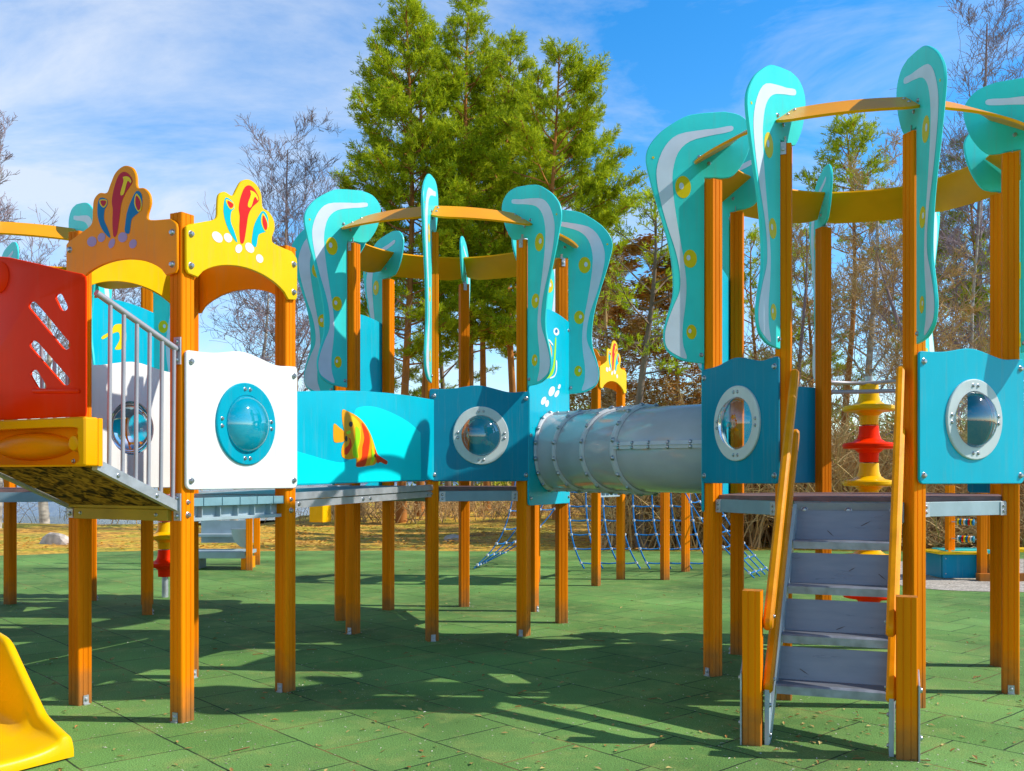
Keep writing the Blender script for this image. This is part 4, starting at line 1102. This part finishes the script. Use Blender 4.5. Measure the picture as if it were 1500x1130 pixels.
# ------------------------------------------------------------------ litter on the rubber (nobody could count it)
M['leaf'] = mat('dry_leaf', (.34, .14, .035), .7, .4, 20, attr=(.55, .42, .16))
M['chip'] = mat('pale_wood_chip', (.62, .56, .36), .7, .3, 20, attr=(.75, .72, .62))
def leaf(mb, x, y, z, s, r, shv):
    a = r.uniform(0, 6.28); d = V((math.cos(a), math.sin(a), r.uniform(-.2, .3))) * s; w = V((-math.sin(a), math.cos(a), r.uniform(-.3, .3))) * s * r.uniform(.3, .55)
    c = V((x, y, z + .004 + s * .12)); up = UP * s * r.uniform(.05, .3)
    mb.add([c - d, c - w * .9 + up, c + d, c + w * .9 + up, c], [(0, 1, 4), (1, 2, 4), (2, 3, 4), (3, 0, 4)], 0, shv)
r = random.Random(3)
lv = MB(); cp = MB()
for _ in range(850):
    Z = 3.9 * (17.2 / 3.9) ** (r.random() ** 1.0); X = r.uniform(-.62, .62) * Z
    leaf(lv, X, Z, 0, r.uniform(.010, .026), r, r.random())
for _ in range(170):   # drift of old leaves by the steps
    leaf(lv, r.gauss(1.75, .5), r.gauss(5.0, .35), 0, r.uniform(.008, .022), r, r.random())
o = link('fallen_leaves', lv.mesh('fallen_leaves', [M['leaf']], fix=False, smooth=0, shade=True)); meta(o, 'small brown dry leaves scattered over the green rubber ground', 'leaves', None, 'stuff')
for _ in range(4200):
    Z = 3.9 * (15 / 3.9) ** r.random(); X = r.uniform(-.62, .62) * Z
    leaf(cp, X, Z, -.003, r.uniform(.003, .010), r, r.random())
allposts = CP + RP + SP + DP[:2] + [(1.225, 4.83), (1.905, 4.58)]
for (x, y) in allposts:
    for _ in range(60):
        a = r.uniform(0, 6.28); q = abs(r.gauss(0, .13)) + .05
        leaf(cp, x + q * math.cos(a), y + q * math.sin(a), -.003, r.uniform(.003, .009), r, r.random())
for k in range(-14, 22):   # along the joints
    off = .28 + .5 * k
    for _ in range(26):
        s = r.uniform(-9, 9); q = V((.744, .668, 0)) * off + V((.668, -.744, 0)) * s
        if 3.8 < q.y < 13 and abs(q.x) < .62 * q.y: leaf(cp, q.x + r.gauss(0, .01), q.y + r.gauss(0, .01), -.003, r.uniform(.003, .007), r, r.random())
o = link('wood_chips', cp.mesh('wood_chips', [M['chip']], fix=False, smooth=0, shade=True)); meta(o, 'pale crumbs and chips strewn over the green rubber ground', 'debris', None, 'stuff')
tw = MB()
for _ in range(46):
    Z = 3.9 * (9 / 3.9) ** r.random(); X = r.uniform(-.55, .55) * Z; a = r.uniform(0, 6.28); l = r.uniform(.03, .10)
    p = V((X, Z, .006)); pts = [p]; 
    for i in range(3): a += r.uniform(-.4, .4); pts.append(pts[-1] + V((math.cos(a), math.sin(a), 0)) * l / 3)
    tw.tube(pts, .003, 5)
o = link('fallen_twigs', tw.mesh('fallen_twigs', [M['wood_end']])); meta(o, 'thin dry twigs lying on the green rubber ground', 'twigs', None, 'stuff')
lg = MB()
for _ in range(5200):
    Z = r.uniform(17.9, 27); X = r.uniform(-.56, .56) * Z
    if X < -7 and False: continue
    leaf(lg, X, Z, -.0, r.uniform(.03, .075), r, r.random())
o = link('leaf_litter', lg.mesh('leaf_litter', [mat('litter_leaf', (.58, .25, .035), .7, .4, 3, attr=(.75, .48, .10))], fix=False, smooth=0, shade=True)); meta(o, 'orange brown leaf litter covering the grass beyond the rubber', 'leaf litter', None, 'stuff')

# boulders
M['rock'] = mat('pale_rock', (.62, .53, .45), .85, .4, 6, .5, 14)
def boulder(label, x, y, w, h, seed):
    r = random.Random(seed); bm = bmesh.new(); bmesh.ops.create_icosphere(bm, subdivisions=3, radius=1)
    dv = [(V((r.uniform(-1, 1), r.uniform(-1, 1), r.uniform(-.2, 1))).normalized(), r.uniform(.55, .9)) for _ in range(9)]
    for v in bm.verts:
        for d, k in dv:
            e = v.co.dot(d)
            if e > k: v.co -= d * (e - k) * .85
        v.co = V((v.co.x * w, v.co.y * w * .7, v.co.z * h))
    me = bpy.data.meshes.new('boulder'); bm.to_mesh(me); bm.free(); me.materials.append(M['rock'])
    o = link('boulder', me, None, (x, y, .0)); meta(o, label, 'rock', 'pale boulders on the grass')
boulder('pale boulder on the leafy grass at left, near the lake', -9.35, 19.6, .42, .26, 2)
boulder('small pale stone on the grass, seen low through the middle tower', -1.25, 21.2, .28, .10, 5)
boulder('pale stone seen past the nets under the tunnel', 3.0, 25.5, .55, .28, 8)

# ------------------------------------------------------------------ trees
M['pine_bark'] = mat('pine_bark', (.46, .19, .05), .85, .45, 3, .5, 12, stretch=(1, 1, .3))
M['dark_bark'] = mat('dark_bark', (.24, .17, .12), .9, .45, 5, .5, 12, stretch=(1, 1, .3))
M['birch'] = mat('birch_bark', (.50, .46, .40), .8, .5, 6, .3, 12, stretch=(.6, .6, 2))
M['twig'] = mat('purple_grey_twig', (.32, .25, .28), .85, .3, 3)
M['tan_twig'] = mat('tan_twig', (.70, .48, .22), .85, .35, 2, attr=(.42, .26, .11))
M['needle'] = mat('pine_needles', (.16, .28, .010), .6, .4, .7, attr=(.72, .78, .02), trans=.38)
M['needle_d'] = mat('dark_pine_needles', (.11, .18, .012), .6, .3, .7, attr=(.42, .46, .02), trans=.25)
M['oak'] = mat('old_oak_leaves', (.46, .17, .03), .7, .35, 1.5, attr=(.50, .34, .07))

def tuft(mb, p, d, s, r, n=9):
    """a spray of needles"""
    d = V(d).normalized(); x = d.orthogonal().normalized(); y = d.cross(x)
    base = r.random(); 
    for k in range(n):
        a = r.uniform(0, 6.283); e = r.uniform(.35, 1.25)
        q = (d * math.cos(e) + (x * math.cos(a) + y * math.sin(a)) * math.sin(e))
        l = s * r.uniform(.7, 1.25); w = q.cross(V((r.uniform(-1, 1), r.uniform(-1, 1), r.uniform(-1, 1)))).normalized() * s * .075
        st = p + d * r.uniform(-.5, .5) * s
        mb.add([st - w * .5, st + w * .5, st + q * l * .6 + w, st + q * l, st + q * l * .55 - w], [(0, 1, 2, 3, 4)], 0, min(1, max(0, base * .55 + r.random() * .45)))

def pine(label, x, y, h, rad, crown0, seed, nl=60, dens=1.0, bark='pine_bark', nd='needle', tr=.16, lean=(0, 0), ts=.24, topw=.35, bare0=None, group='pines behind the playground', side=None):
    r = random.Random(seed)
    T = Thing('pine_tree', label, 'tree', (x, y, 0), group)
    tk = MB(); fo = MB()
    def axis(t): return V((x + lean[0] * t + .18 * math.sin(t * 5 + seed), y + lean[1] * t + .15 * math.sin(t * 4 + seed * 2), h * t - .1))
    tk.tube([axis(i / 14) for i in range(15)], [tr * (1 - .88 * (i / 14)) * (1.25 if i == 0 else 1) for i in range(15)], 10)
    for k in range(nl):
        f = (k + r.random()) / nl; zf = crown0 + (1 - crown0) * f
        p0 = axis(zf)
        prof = math.sin(math.pi * min(1, .18 + f * .82)) ** .65 if f < .5 else .97 * (1 - ((f - .5) / .53) ** 1.35) + .04
        ln = rad * max(.12, prof) * r.uniform(.55, 1.18)
        a = k * 2.399 + r.uniform(-.5, .5)
        if side and r.random() < .55: a = side + r.uniform(-.7, .7); ln *= 1.15
        rise = r.uniform(-.05, .35) + f * .7
        pts = []; d = V((math.cos(a), math.sin(a), rise)).normalized(); q = p0.copy()
        for i in range(5):
            pts.append(q.copy()); q = q + d * ln / 4; d = (d + V((r.uniform(-.15, .15), r.uniform(-.15, .15), r.uniform(-.05, .22)))).normalized()
        tk.tube(pts, [tr * .28 * (1 - zf * .7) * (1 - .8 * i / 4) + .006 for i in range(5)], 4, cap=False)
        if bare0 and zf < bare0 and r.random() < .6: continue
        ns = max(3, int(ln * 4.4 * dens))
        for j in range(ns):
            t = .32 + .68 * (j + r.random()) / ns; i0 = min(3, int(t * 4)); b_ = pts[i0].lerp(pts[i0 + 1], t * 4 - i0)
            sa = a + r.choice((-1, 1)) * r.uniform(.3, 1.3); sl = (.25 + .55 * (1 - t) * ln * .6) * r.uniform(.6, 1.2); sl = min(sl, 1.1)
            sd = V((math.cos(sa), math.sin(sa), r.uniform(.0, .75))).normalized(); e_ = b_ + sd * sl
            tk.tube([b_, b_.lerp(e_, .5) + UP * r.uniform(-.03, .03), e_], [.011, .008, .004], 3, cap=False)
            nt_ = max(5, int(sl * 25 * dens + 4))
            for m_ in range(nt_):
                tt = .25 + .8 * (m_ + r.random()) / nt_
                pt = b_.lerp(e_, tt) + V((r.gauss(0, .11), r.gauss(0, .11), r.gauss(0, .08)))
                tuft(fo, pt, sd + UP * .7, ts * r.uniform(.42, .75), r, 11)
    T.part('trunk', tk, M[bark], fix=False, smooth=60)
    T.part('crown', fo, M[nd], fix=False, smooth=0, shade=True)
    return T
def Xp(px, Z): return (px - CX) * Z / F
def Zh(py, Z): return EYE + (HY - py) * Z / F
pine('tall bright green pine, leftmost of the big clump behind the middle tower', Xp(596, 31), 31, Zh(2, 31), 2.75, .30, 11, 95, 1.15, topw=.6)
pine('slim pine growing close behind the leftmost tall pine', Xp(618, 34), 34, Zh(15, 34), 2.3, .42, 12, 60, 1.0)
pine('tall narrow pine in the centre of the big clump, reaching the top of the photo', Xp(676, 32), 32, Zh(-6, 32), 2.05, .32, 13, 85, 1.1, lean=(.4, 0), topw=.6)
pine('tall pine right of centre in the big clump behind the middle tower', Xp(748, 33), 33, Zh(52, 33), 2.3, .34, 14, 80, 1.05, topw=.55)
pine('broad pine at the right of the big clump with long side limbs', Xp(812, 30), 30, Zh(68, 30), 2.7, .36, 15, 78, 1.0, topw=.6, side=.1)
pine('low dark pine with a blackish trunk behind the grey tunnel', Xp(946, 18.5), 18.5, Zh(285, 18.5), 1.35, .5, 16, 26, .6, 'dark_bark', 'needle', .12, ts=.17)
pine('small topped pine with a bare orange trunk behind the right tower', Xp(1240, 26), 26, Zh(176, 26), 1.35, .66, 17, 34, 1.1, tr=.12, ts=.20, bare0=.74)
pine('dull green pine at far right behind the right tower', Xp(1428, 28), 28, Zh(205, 28), 1.9, .48, 18, 34, .85, nd='needle_d', tr=.12, ts=.2)
pine('thin pine with sparse green branches left behind the right tower', Xp(1108, 24), 24, Zh(345, 24), 1.5, .30, 19, 30, .8, tr=.09, ts=.18)
pine('sparse pine just left of the small topped pine', Xp(1180, 29), 29, Zh(330, 29), 1.9, .3, 24, 34, .9, tr=.10, ts=.2)
pine('sparse green pine between the nearest posts of the right tower', Xp(1370, 30), 30, Zh(300, 30), 2.0, .35, 25, 36, .9, tr=.10, ts=.2)
pine('green pine at the right edge of the photo', Xp(1490, 27), 27, Zh(330, 27), 2.0, .3, 26, 36, .9, tr=.10, ts=.2)
pine('pine half hidden between the two rightmost tall pines of the clump', Xp(785, 36), 36, Zh(105, 36), 2.7, .34, 27, 80, 1.1)
pine('pine half hidden between the centre pine and the one right of it', Xp(714, 36), 36, Zh(70, 36), 2.4, .36, 28, 70, 1.1)
pine('dark pine far back filling the gap under the big clump', Xp(650, 42), 42, Zh(330, 42), 2.8, .22, 20, 34, .7, 'dark_bark', 'needle_d')
pine('dark young pine standing behind the pair of left trunks', Xp(560, 40), 40, Zh(420, 40), 2.3, .2, 23, 28, .7, 'dark_bark', 'needle_d')

def bare_tree(label, x, y, h, spread, seed, bark, twigm, tr=.12, lean=(0, 0), depth=4, fork=.25, name='bare_tree', leaves=None, group='leafless trees behind the playground', up=.35, kids=6):
    r = random.Random(seed); T = Thing(name, label, 'tree', (x, y, 0), group)
    tk = MB(); fi = MB(); lf = MB()
    def axis(t): return V((x + lean[0] * t + .12 * math.sin(t * 6 + seed), y + lean[1] * t, h * t - .1))
    tk.tube([axis(i / 12) for i in range(13)], [tr * (1 - .9 * i / 12) + .006 for i in range(13)], 8)
    def grow(p, d, ln, rad_, dep):
        pts = [p]; q = p.copy(); d = d.normalized(); n = 5
        for i in range(n):
            d = (d + V((r.gauss(0, .14), r.gauss(0, .14), r.gauss(0, .10) + .06 * up))).normalized(); q = q + d * ln / n; pts.append(q.copy())
        (tk if dep >= depth - 1 else fi).tube(pts, [max(.0055 if y > 20 else .006, rad_ * (1 - .8 * i / n)) for i in range(n + 1)], 4 if dep >= depth - 1 else 3, cap=False, sh=r.random())
        if leaves and dep <= 1:
            for i in range(1, n + 1):
                if r.random() < leaves: leaf(lf, pts[i].x + r.gauss(0, .1), pts[i].y + r.gauss(0, .1), pts[i].z, r.uniform(.05, .09), r, r.random())
        if dep <= 0: return
        for k in range(kids if dep > 1 else kids - 1):
            t = .2 + .8 * (k + r.random()) / kids; i0 = min(n - 1, int(t * n)); b_ = pts[i0].lerp(pts[i0 + 1], t * n - i0)
            rnd = V((r.gauss(0, 1), r.gauss(0, 1), r.gauss(0, .8))).normalized()
            grow(b_, d * .75 + rnd * .8 + UP * up * .5, ln * r.uniform(.38, .62), rad_ * .45, dep - 1)
    nb = 19
    for k in range(nb):
        t = fork + (1 - fork) * (k + r.random()) / nb; p = axis(t); a = k * 2.399 + r.uniform(-.4, .4)
        ln = spread * (1 - .65 * (t - fork) / (1 - fork)) * r.uniform(.7, 1.15)
        grow(p, V((math.cos(a), math.sin(a), .35 + up * 1.6)), ln, tr * .34 * (1.1 - t), depth - 1)
    T.part('trunk', tk, M[bark], fix=False, smooth=60)
    T.part('twigs', fi, M[twigm], fix=False, smooth=0, shade=True)
    if leaves: T.part('leaves', lf, M['oak'], fix=False, smooth=0, shade=True)
    return T
bare_tree('tall bare tree with fine purple twigs left of the big pines', Xp(425, 30), 30, Zh(215, 30), 4.3, 31, 'twig', 'twig', .13, kids=6, up=.5)
bare_tree('bare tree partly cut off by the left edge of the photo', Xp(-8, 24), 24, Zh(190, 24), 2.6, 32, 'birch', 'twig', .10, up=.5)
bare_tree('large bare tree rising at the top right corner', Xp(1440, 27), 27, Zh(30, 27), 4.6, 33, 'twig', 'twig', .16, up=.5, kids=6)
bare_tree('pale barked birch seen through the right tower', Xp(1278, 22), 22, Zh(265, 22), 2.4, 34, 'birch', 'tan_twig', .13)
bare_tree('low bare tree with pale twisting limbs seen through the white panel arch', Xp(345, 25), 25, Zh(395, 25), 2.6, 35, 'birch', 'twig', .10, lean=(.9, 0), fork=.15, up=.1)
bare_tree('rusty leaved oak behind the grey tunnel', Xp(985, 21), 21, Zh(395, 21), 2.2, 36, 'dark_bark', 'tan_twig', .10, leaves=.8, fork=.12, name='oak_tree')
bare_tree('smaller rusty leaved oak directly above the coral crown behind the tunnel', Xp(905, 24), 24, Zh(400, 24), 2.0, 45, 'tan_twig', 'tan_twig', .08, leaves=.7, fork=.12, name='oak_tree')
bare_tree('tan twigged willow left of the rusty oak', Xp(895, 22), 22, Zh(420, 22), 2.1, 37, 'tan_twig', 'tan_twig', .08, leaves=.06, fork=.08)
bare_tree('leaning bare tree crossing the gap at the right of the right tower', Xp(1450, 21), 21, Zh(360, 21), 2.5, 38, 'twig', 'tan_twig', .13, lean=(-2.3, .5), fork=.2)
bare_tree('thin bare tree just right of the leaning tree', Xp(1430, 23), 23, Zh(290, 23), 2.3, 39, 'birch', 'twig', .09)
bare_tree('thin bare tree just left of the pale barked birch', Xp(1175, 23), 23, Zh(330, 23), 2.2, 40, 'twig', 'tan_twig', .09)
bare_tree('white birch trunk by the lake at left', Xp(67, 28.6), 28.6, 7.5, 2.0, 41, 'birch', 'twig', .15, fork=.5)
bare_tree('bare tree behind the left rear tower', Xp(170, 33), 33, Zh(400, 33), 2.8, 42, 'twig', 'twig', .10, fork=.3)
bare_tree('dark bare tree between the square tower and the middle tower', Xp(425, 24), 24, Zh(330, 24), 1.7, 43, 'dark_bark', 'twig', .15, fork=.3)
bare_tree('bare tree behind the middle of the right tower with white sky around it', Xp(1330, 26), 26, Zh(300, 26), 2.6, 44, 'twig', 'twig', .10)

# thicket: one mass of twigs nobody could count
def thicket(name, label, x0, x1, y0, y1, hfun, n, seed, thick=.011, lean_=.35, mats='tan_twig'):
    r = random.Random(seed); mb = MB()
    for k in range(n):
        y = r.uniform(y0, y1); x = r.uniform(x0, x1) * y; h = hfun(x / y) * r.uniform(.45, 1.1)
        if h < .2: continue
        a = r.uniform(0, 6.283); d = V((math.cos(a) * lean_, math.sin(a) * lean_, 1)).normalized(); p = V((x, y, -.1)); pts = [p]; m_ = 6
        for i in range(m_):
            d = (d + V((r.gauss(0, .16), r.gauss(0, .16), -.05))).normalized(); p = p + d * h / m_; pts.append(p.copy())
        shv = r.random()
        mb.tube(pts, [thick * r.uniform(.7, 1.5) * (1 - .75 * i / m_) for i in range(m_ + 1)], 3, cap=False, sh=shv)
        for c in range(r.randrange(4, 8)):
            i0 = r.randrange(1, m_ - 1); b_ = pts[i0].lerp(pts[i0 + 1], r.random()); e = V((r.gauss(0, .8), r.gauss(0, .8), r.uniform(.0, 1.0))).normalized(); q = [b_]; l = h * r.uniform(.12, .34)
            for i in range(3): e = (e + V((r.gauss(0, .25), r.gauss(0, .25), r.gauss(0, .15)))).normalized(); b_ = b_ + e * l / 3; q.append(b_.copy())
            mb.tube(q, [thick * .6, thick * .45, thick * .35, thick * .25], 3, cap=False, sh=min(1, shv * .7 + r.random() * .3))
    o = link(name, mb.mesh(name, [M[mats]], fix=False, smooth=0, shade=True)); meta(o, label, 'thicket', None, 'stuff'); return o
thicket('thicket', 'dense tan brushwood of leafless shrubs behind the tunnel and right tower', .09, .60, 18.3, 23.5, lambda s: 3.2 if s > .28 else 3.0 + 3 * max(0, s - .09), 2700, 51, .016)
thicket('undergrowth', 'low brown undergrowth along the foot of the pines', -.20, .16, 30, 38, lambda s: 1.3, 900, 52, .016, .5)
thicket('lakeside_brush', 'thin leafless brush along the lake shore at left', -.60, -.16, 29, 36, lambda s: 1.6, 110, 53, .012, .3, 'tan_twig')
thicket('fallen_brushwood', 'tangle of fallen tan stems in front of the brush at right', .42, .62, 17.9, 19.5, lambda s: 1.7, 700, 54, .016, 1.4)
# far wood behind everything
def far_wood():
    r = random.Random(61); mb = MB(); tk = MB()
    for k in range(90):
        y = r.uniform(48, 75); x = r.uniform(-.10, .62) * y; h = r.uniform(3, 6.0); tk.tube([(x, y, -.5), (x + r.gauss(0, .2), y, h)], [.16, .03], 4, cap=False)
        for j in range(60):
            t = r.random() ** .7; a = r.uniform(0, 6.28); q = r.random() ** .5 * 2.0 * (1.1 - t)
            tuft(mb, V((x + q * math.cos(a), y + q * math.sin(a), h * (.12 + .9 * t))), V((math.cos(a), math.sin(a), .8)), .55, r, 6)
    for i in range(len(tk.f)): tk.m[i] = 1
    o_ = len(mb.v); mb.v += tk.v
    for f_ in tk.f: mb.f.append(tuple(i + o_ for i in f_)); mb.m.append(1); mb.sh.append(0)
    o = link('far_wood', mb.mesh('far_wood', [M['needle_d'], M['dark_bark']], fix=False, smooth=0, shade=True)); meta(o, 'far dark wood closing the view behind the pines', 'wood', None, 'stuff')
far_wood()

# ------------------------------------------------------------------ light, sky, camera
EL, AZ = 41.0, -4.0          # sun elevation and direction (degrees from +X towards +Y)
w = bpy.data.worlds.new('World'); sc.world = w; w.use_nodes = True
N = w.node_tree.nodes; L = w.node_tree.links; bg = N['Background']
sky = N.new('ShaderNodeTexSky'); sky.sky_type = 'NISHITA'; sky.sun_disc = False
sky.sun_elevation = R(EL); sky.sun_rotation = R(90 - AZ); sky.air_density = 1.0; sky.dust_density = .3; sky.ozone_density = 2.5
hsv = N.new('ShaderNodeHueSaturation'); hsv.inputs['Saturation'].default_value = 1.42; hsv.inputs['Value'].default_value = 2.15
L.new(sky.outputs[0], hsv.inputs['Color'])
tc = N.new('ShaderNodeTexCoord'); sx = N.new('ShaderNodeSeparateXYZ'); L.new(tc.outputs['Generated'], sx.inputs[0])
ad = N.new('ShaderNodeMath'); ad.operation = 'ADD'; ad.inputs[1].default_value = .18; L.new(sx.outputs['Z'], ad.inputs[0])
dv = N.new('ShaderNodeVectorMath'); dv.operation = 'DIVIDE'; L.new(tc.outputs['Generated'], dv.inputs[0])
cb_ = N.new('ShaderNodeCombineXYZ')
for i in range(3): L.new(ad.outputs[0], cb_.inputs[i])
L.new(cb_.outputs[0], dv.inputs[1])
mp = N.new('ShaderNodeMapping'); mp.inputs['Scale'].default_value = (1.2, 2.3, .0); mp.inputs['Rotation'].default_value = (0, 0, R(18)); mp.inputs['Location'].default_value = (.35, .2, 0); L.new(dv.outputs[0], mp.inputs[0])
n1 = N.new('ShaderNodeTexNoise'); n1.inputs['Scale'].default_value = .8; n1.inputs['Detail'].default_value = 10; n1.inputs['Roughness'].default_value = .62; n1.inputs['Distortion'].default_value = .5; L.new(mp.outputs[0], n1.inputs['Vector'])
# more cloud to the left (west), clear on the right
mr0 = N.new('ShaderNodeMapRange'); mr0.inputs['From Min'].default_value = -.5; mr0.inputs['From Max'].default_value = .35; mr0.inputs['To Min'].default_value = .14; mr0.inputs['To Max'].default_value = -.05; L.new(sx.outputs['X'], mr0.inputs['Value'])
ad2 = N.new('ShaderNodeMath'); ad2.operation = 'ADD'; L.new(n1.outputs['Fac'], ad2.inputs[0]); L.new(mr0.outputs[0], ad2.inputs[1])
mr = N.new('ShaderNodeMapRange'); mr.inputs['From Min'].default_value = .46; mr.inputs['From Max'].default_value = .76; mr.inputs['To Max'].default_value = .82; L.new(ad2.outputs[0], mr.inputs['Value'])
mx = N.new('ShaderNodeMix'); mx.data_type = 'RGBA'; mx.inputs[7].default_value = (7.4, 8.0, 9.0, 1); L.new(mr.outputs[0], mx.inputs[0]); L.new(hsv.outputs[0], mx.inputs[6])
zr = N.new('ShaderNodeMapRange'); zr.inputs['From Min'].default_value = .46; zr.inputs['From Max'].default_value = .72; zr.inputs['To Min'].default_value = 1.0; zr.inputs['To Max'].default_value = .34
L.new(sx.outputs['Z'], zr.inputs['Value'])      # sky dimmed high above the view to cut fill light
zm = N.new('ShaderNodeMix'); zm.data_type = 'RGBA'; zm.blend_type = 'MULTIPLY'; zm.inputs[0].default_value = 1
L.new(mx.outputs[2], zm.inputs[6]); L.new(zr.outputs[0], zm.inputs[7])
L.new(zm.outputs[2], bg.inputs['Color']); bg.inputs['Strength'].default_value = .115

sd = bpy.data.lights.new('sun', 'SUN'); sd.energy = 5.0; sd.angle = R(.5); sd.color = (1, .94, .84)
so = link('sun', sd); 
dirn = V((math.cos(R(EL)) * math.cos(R(AZ)), math.cos(R(EL)) * math.sin(R(AZ)), math.sin(R(EL))))
so.rotation_mode = 'QUATERNION'; so.rotation_quaternion = (-dirn).to_track_quat('-Z', 'Y'); so.location = (20, 0, 20)

cam = bpy.data.cameras.new('camera'); co = link('camera', cam); co.location = (0, 0, EYE); co.rotation_euler = (R(90), 0, 0)
cam.sensor_width = 36; cam.lens = 36 * F / 1500; cam.shift_y = (HY - 565) / 1500; cam.clip_start = .05; cam.clip_end = 3000
sc.camera = co
sc.view_settings.view_transform = 'Standard'; sc.view_settings.look = 'None'; sc.view_settings.exposure = 0
